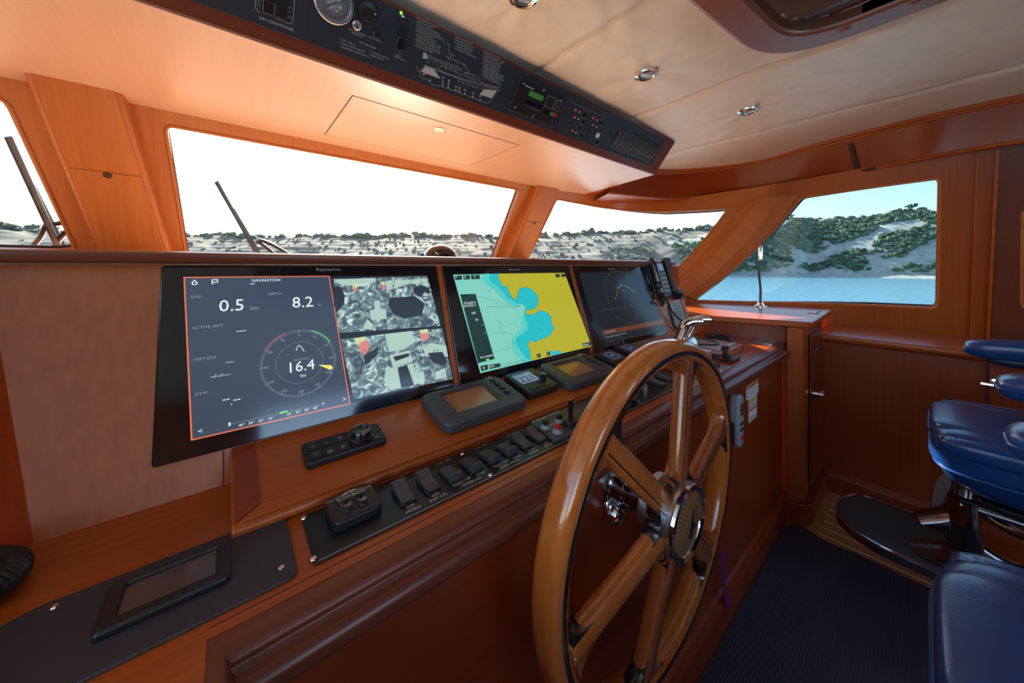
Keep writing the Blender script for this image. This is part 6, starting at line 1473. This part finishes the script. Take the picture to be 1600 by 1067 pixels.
_c = m.copy(); _c.name = 'dry_turf'; M['dry_turf'] = _c; _r = [n for n in _c.node_tree.nodes if n.type == 'VALTORGB'][0].color_ramp  # limestone copy darkened to offset the strong outdoor brightness ahead
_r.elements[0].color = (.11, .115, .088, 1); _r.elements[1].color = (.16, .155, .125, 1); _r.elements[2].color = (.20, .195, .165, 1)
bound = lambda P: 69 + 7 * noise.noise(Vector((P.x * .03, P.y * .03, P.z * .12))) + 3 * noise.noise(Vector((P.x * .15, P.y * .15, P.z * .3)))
bm = B(); loft(bm, [[shore(-80 + 215 * i / 430, j / NR) for j in range(NR + 1)] for i in range(431)]); bmesh.ops.recalc_face_normals(bm, faces=bm.faces)
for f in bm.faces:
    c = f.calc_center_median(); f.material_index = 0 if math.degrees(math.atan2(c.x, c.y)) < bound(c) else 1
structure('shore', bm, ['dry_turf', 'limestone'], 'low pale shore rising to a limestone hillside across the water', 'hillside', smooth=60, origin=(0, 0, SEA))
# scrub: uncountable bushes over the slope and along the ridge
m, nt, b_ = newmat('scrub'); L = nt.links.new
tc = nt.nodes.new('ShaderNodeTexCoord'); n1 = nt.nodes.new('ShaderNodeTexNoise'); n1.inputs['Scale'].default_value = .35; n1.inputs['Detail'].default_value = 4; L(tc.outputs['Object'], n1.inputs['Vector'])
cr = nt.nodes.new('ShaderNodeValToRGB'); cr.color_ramp.elements[0].position = .35; cr.color_ramp.elements[0].color = (.055, .095, .055, 1); cr.color_ramp.elements[1].position = .65; cr.color_ramp.elements[1].color = (.17, .23, .12, 1); L(n1.outputs[0], cr.inputs[0]); L(cr.outputs[0], b_.inputs['Base Color']); b_.inputs['Roughness'].default_value = .9
_c = m.copy(); _c.name = 'scrub_pale'; M['scrub_pale'] = _c; _r = [n for n in _c.node_tree.nodes if n.type == 'VALTORGB'][0].color_ramp  # scrub copy for the land ahead, aerial haze mixed into its green
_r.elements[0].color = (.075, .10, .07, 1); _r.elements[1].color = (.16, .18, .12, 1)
tmpl = B(); bmesh.ops.create_icosphere(tmpl, subdivisions=2, radius=1); tv = [v.co.copy() for v in tmpl.verts]; tf = [[v.index for v in f.verts] for f in tmpl.faces]; tmpl.free()
def bush(V, Fc, P, r, hz):
    s = len(V); off = Vector((random.random() * 50, random.random() * 50, 0)); a = random.uniform(.8, 1.3)
    for v in tv:
        k = 1 + .55 * noise.noise(v * 1.9 + off); V.append(P + Vector((v.x * r * k * a, v.y * r * k / a, (v.z * .8 + .45) * hz * k)))
    Fc.extend([[i + s for i in f] for f in tf])
def bush_mesh(name, items, label, mat='scrub'):
    V = []; Fc = []
    for P, r, hz in items: bush(V, Fc, P, r, hz)
    me = bpy.data.meshes.new(name); me.from_pydata([tuple(v) for v in V], [], Fc); me.materials.append(M[mat])
    o = bpy.data.objects.new(name, me); COL.objects.link(o); return tag(o, label, 'bushes', None, 'stuff')
rs = random.Random(11); it = []
while len(it) < 5200:
    az = rs.uniform(-60, 112); s = rs.uniform(.118, .80); st = min(1, max(0, (az - 58) / 14)); P = shore(az, s)
    dn = .05 + .95 * min(1, max(0, (az - 65) / 7)) if s > .42 else .06 + .94 * min(1, max(0, (az - 54) / 14))
    cl = noise.noise(Vector((P.x * .09, P.y * .09, P.z * .09)))
    if rs.random() > dn or (st > .3 and cl < -.17) : continue
    r = rs.uniform(.45, 1.25) * (1.0 if st > .4 else .7); it.append((P, r, r * rs.uniform(.7, 1.1)))
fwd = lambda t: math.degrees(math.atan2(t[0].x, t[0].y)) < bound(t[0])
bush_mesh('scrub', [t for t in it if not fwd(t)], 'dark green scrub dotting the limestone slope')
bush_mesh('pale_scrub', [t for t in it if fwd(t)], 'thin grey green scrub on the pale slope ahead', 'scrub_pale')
it = []
while len(it) < 1500:
    az = rs.uniform(-60, 112); s = rs.uniform(.74, .90); P = shore(az, s); st = min(1, max(0, (az - 40) / 25))
    cl = noise.noise(Vector((az * .35, 4, 0)))
    r = rs.uniform(.5, 1.5) * (1 + .7 * max(0, cl)) * (1.25 - .1 * st); it.append((P, r, r * rs.uniform(.6, 1.1)))
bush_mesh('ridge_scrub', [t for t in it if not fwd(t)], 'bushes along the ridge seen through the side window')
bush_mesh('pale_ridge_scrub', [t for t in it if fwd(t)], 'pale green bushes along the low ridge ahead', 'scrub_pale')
def tree(az, s, h, label):
    P = shore(az, s); o = thing('tree', label, 'tree', P)
    bm = B(); tube(bm, [P, P + Vector((.1, 0, h * .7))], [.14, .08], 7); mk('trunk', bm, 'seam_dark', o)
    V = []; Fc = []
    for k in range(16):
        an = rs.uniform(0, 6.28); q = rs.uniform(0, .45) * h
        bush(V, Fc, P + Vector((math.cos(an) * q, math.sin(an) * q, h * rs.uniform(.45, .85))), h * rs.uniform(.10, .2), h * .12)
    bm = B(); vs = [bm.verts.new(v) for v in V]
    for f in Fc: bm.faces.new([vs[i] for i in f])
    mk('crown', bm, 'scrub', o)
def az_of(px): d = ray(px, 400); return math.degrees(math.atan2(d.x, d.y))
tree(az_of(1424), .80, 3.8, 'lone spreading tree on the ridge, near the right end of the side window')
tree(az_of(1281), .80, 2.4, 'twisted tree on the ridge above the middle of the side window')
tree(az_of(1236), .80, 3.0, 'rounded tree on the ridge at the left of the side window')
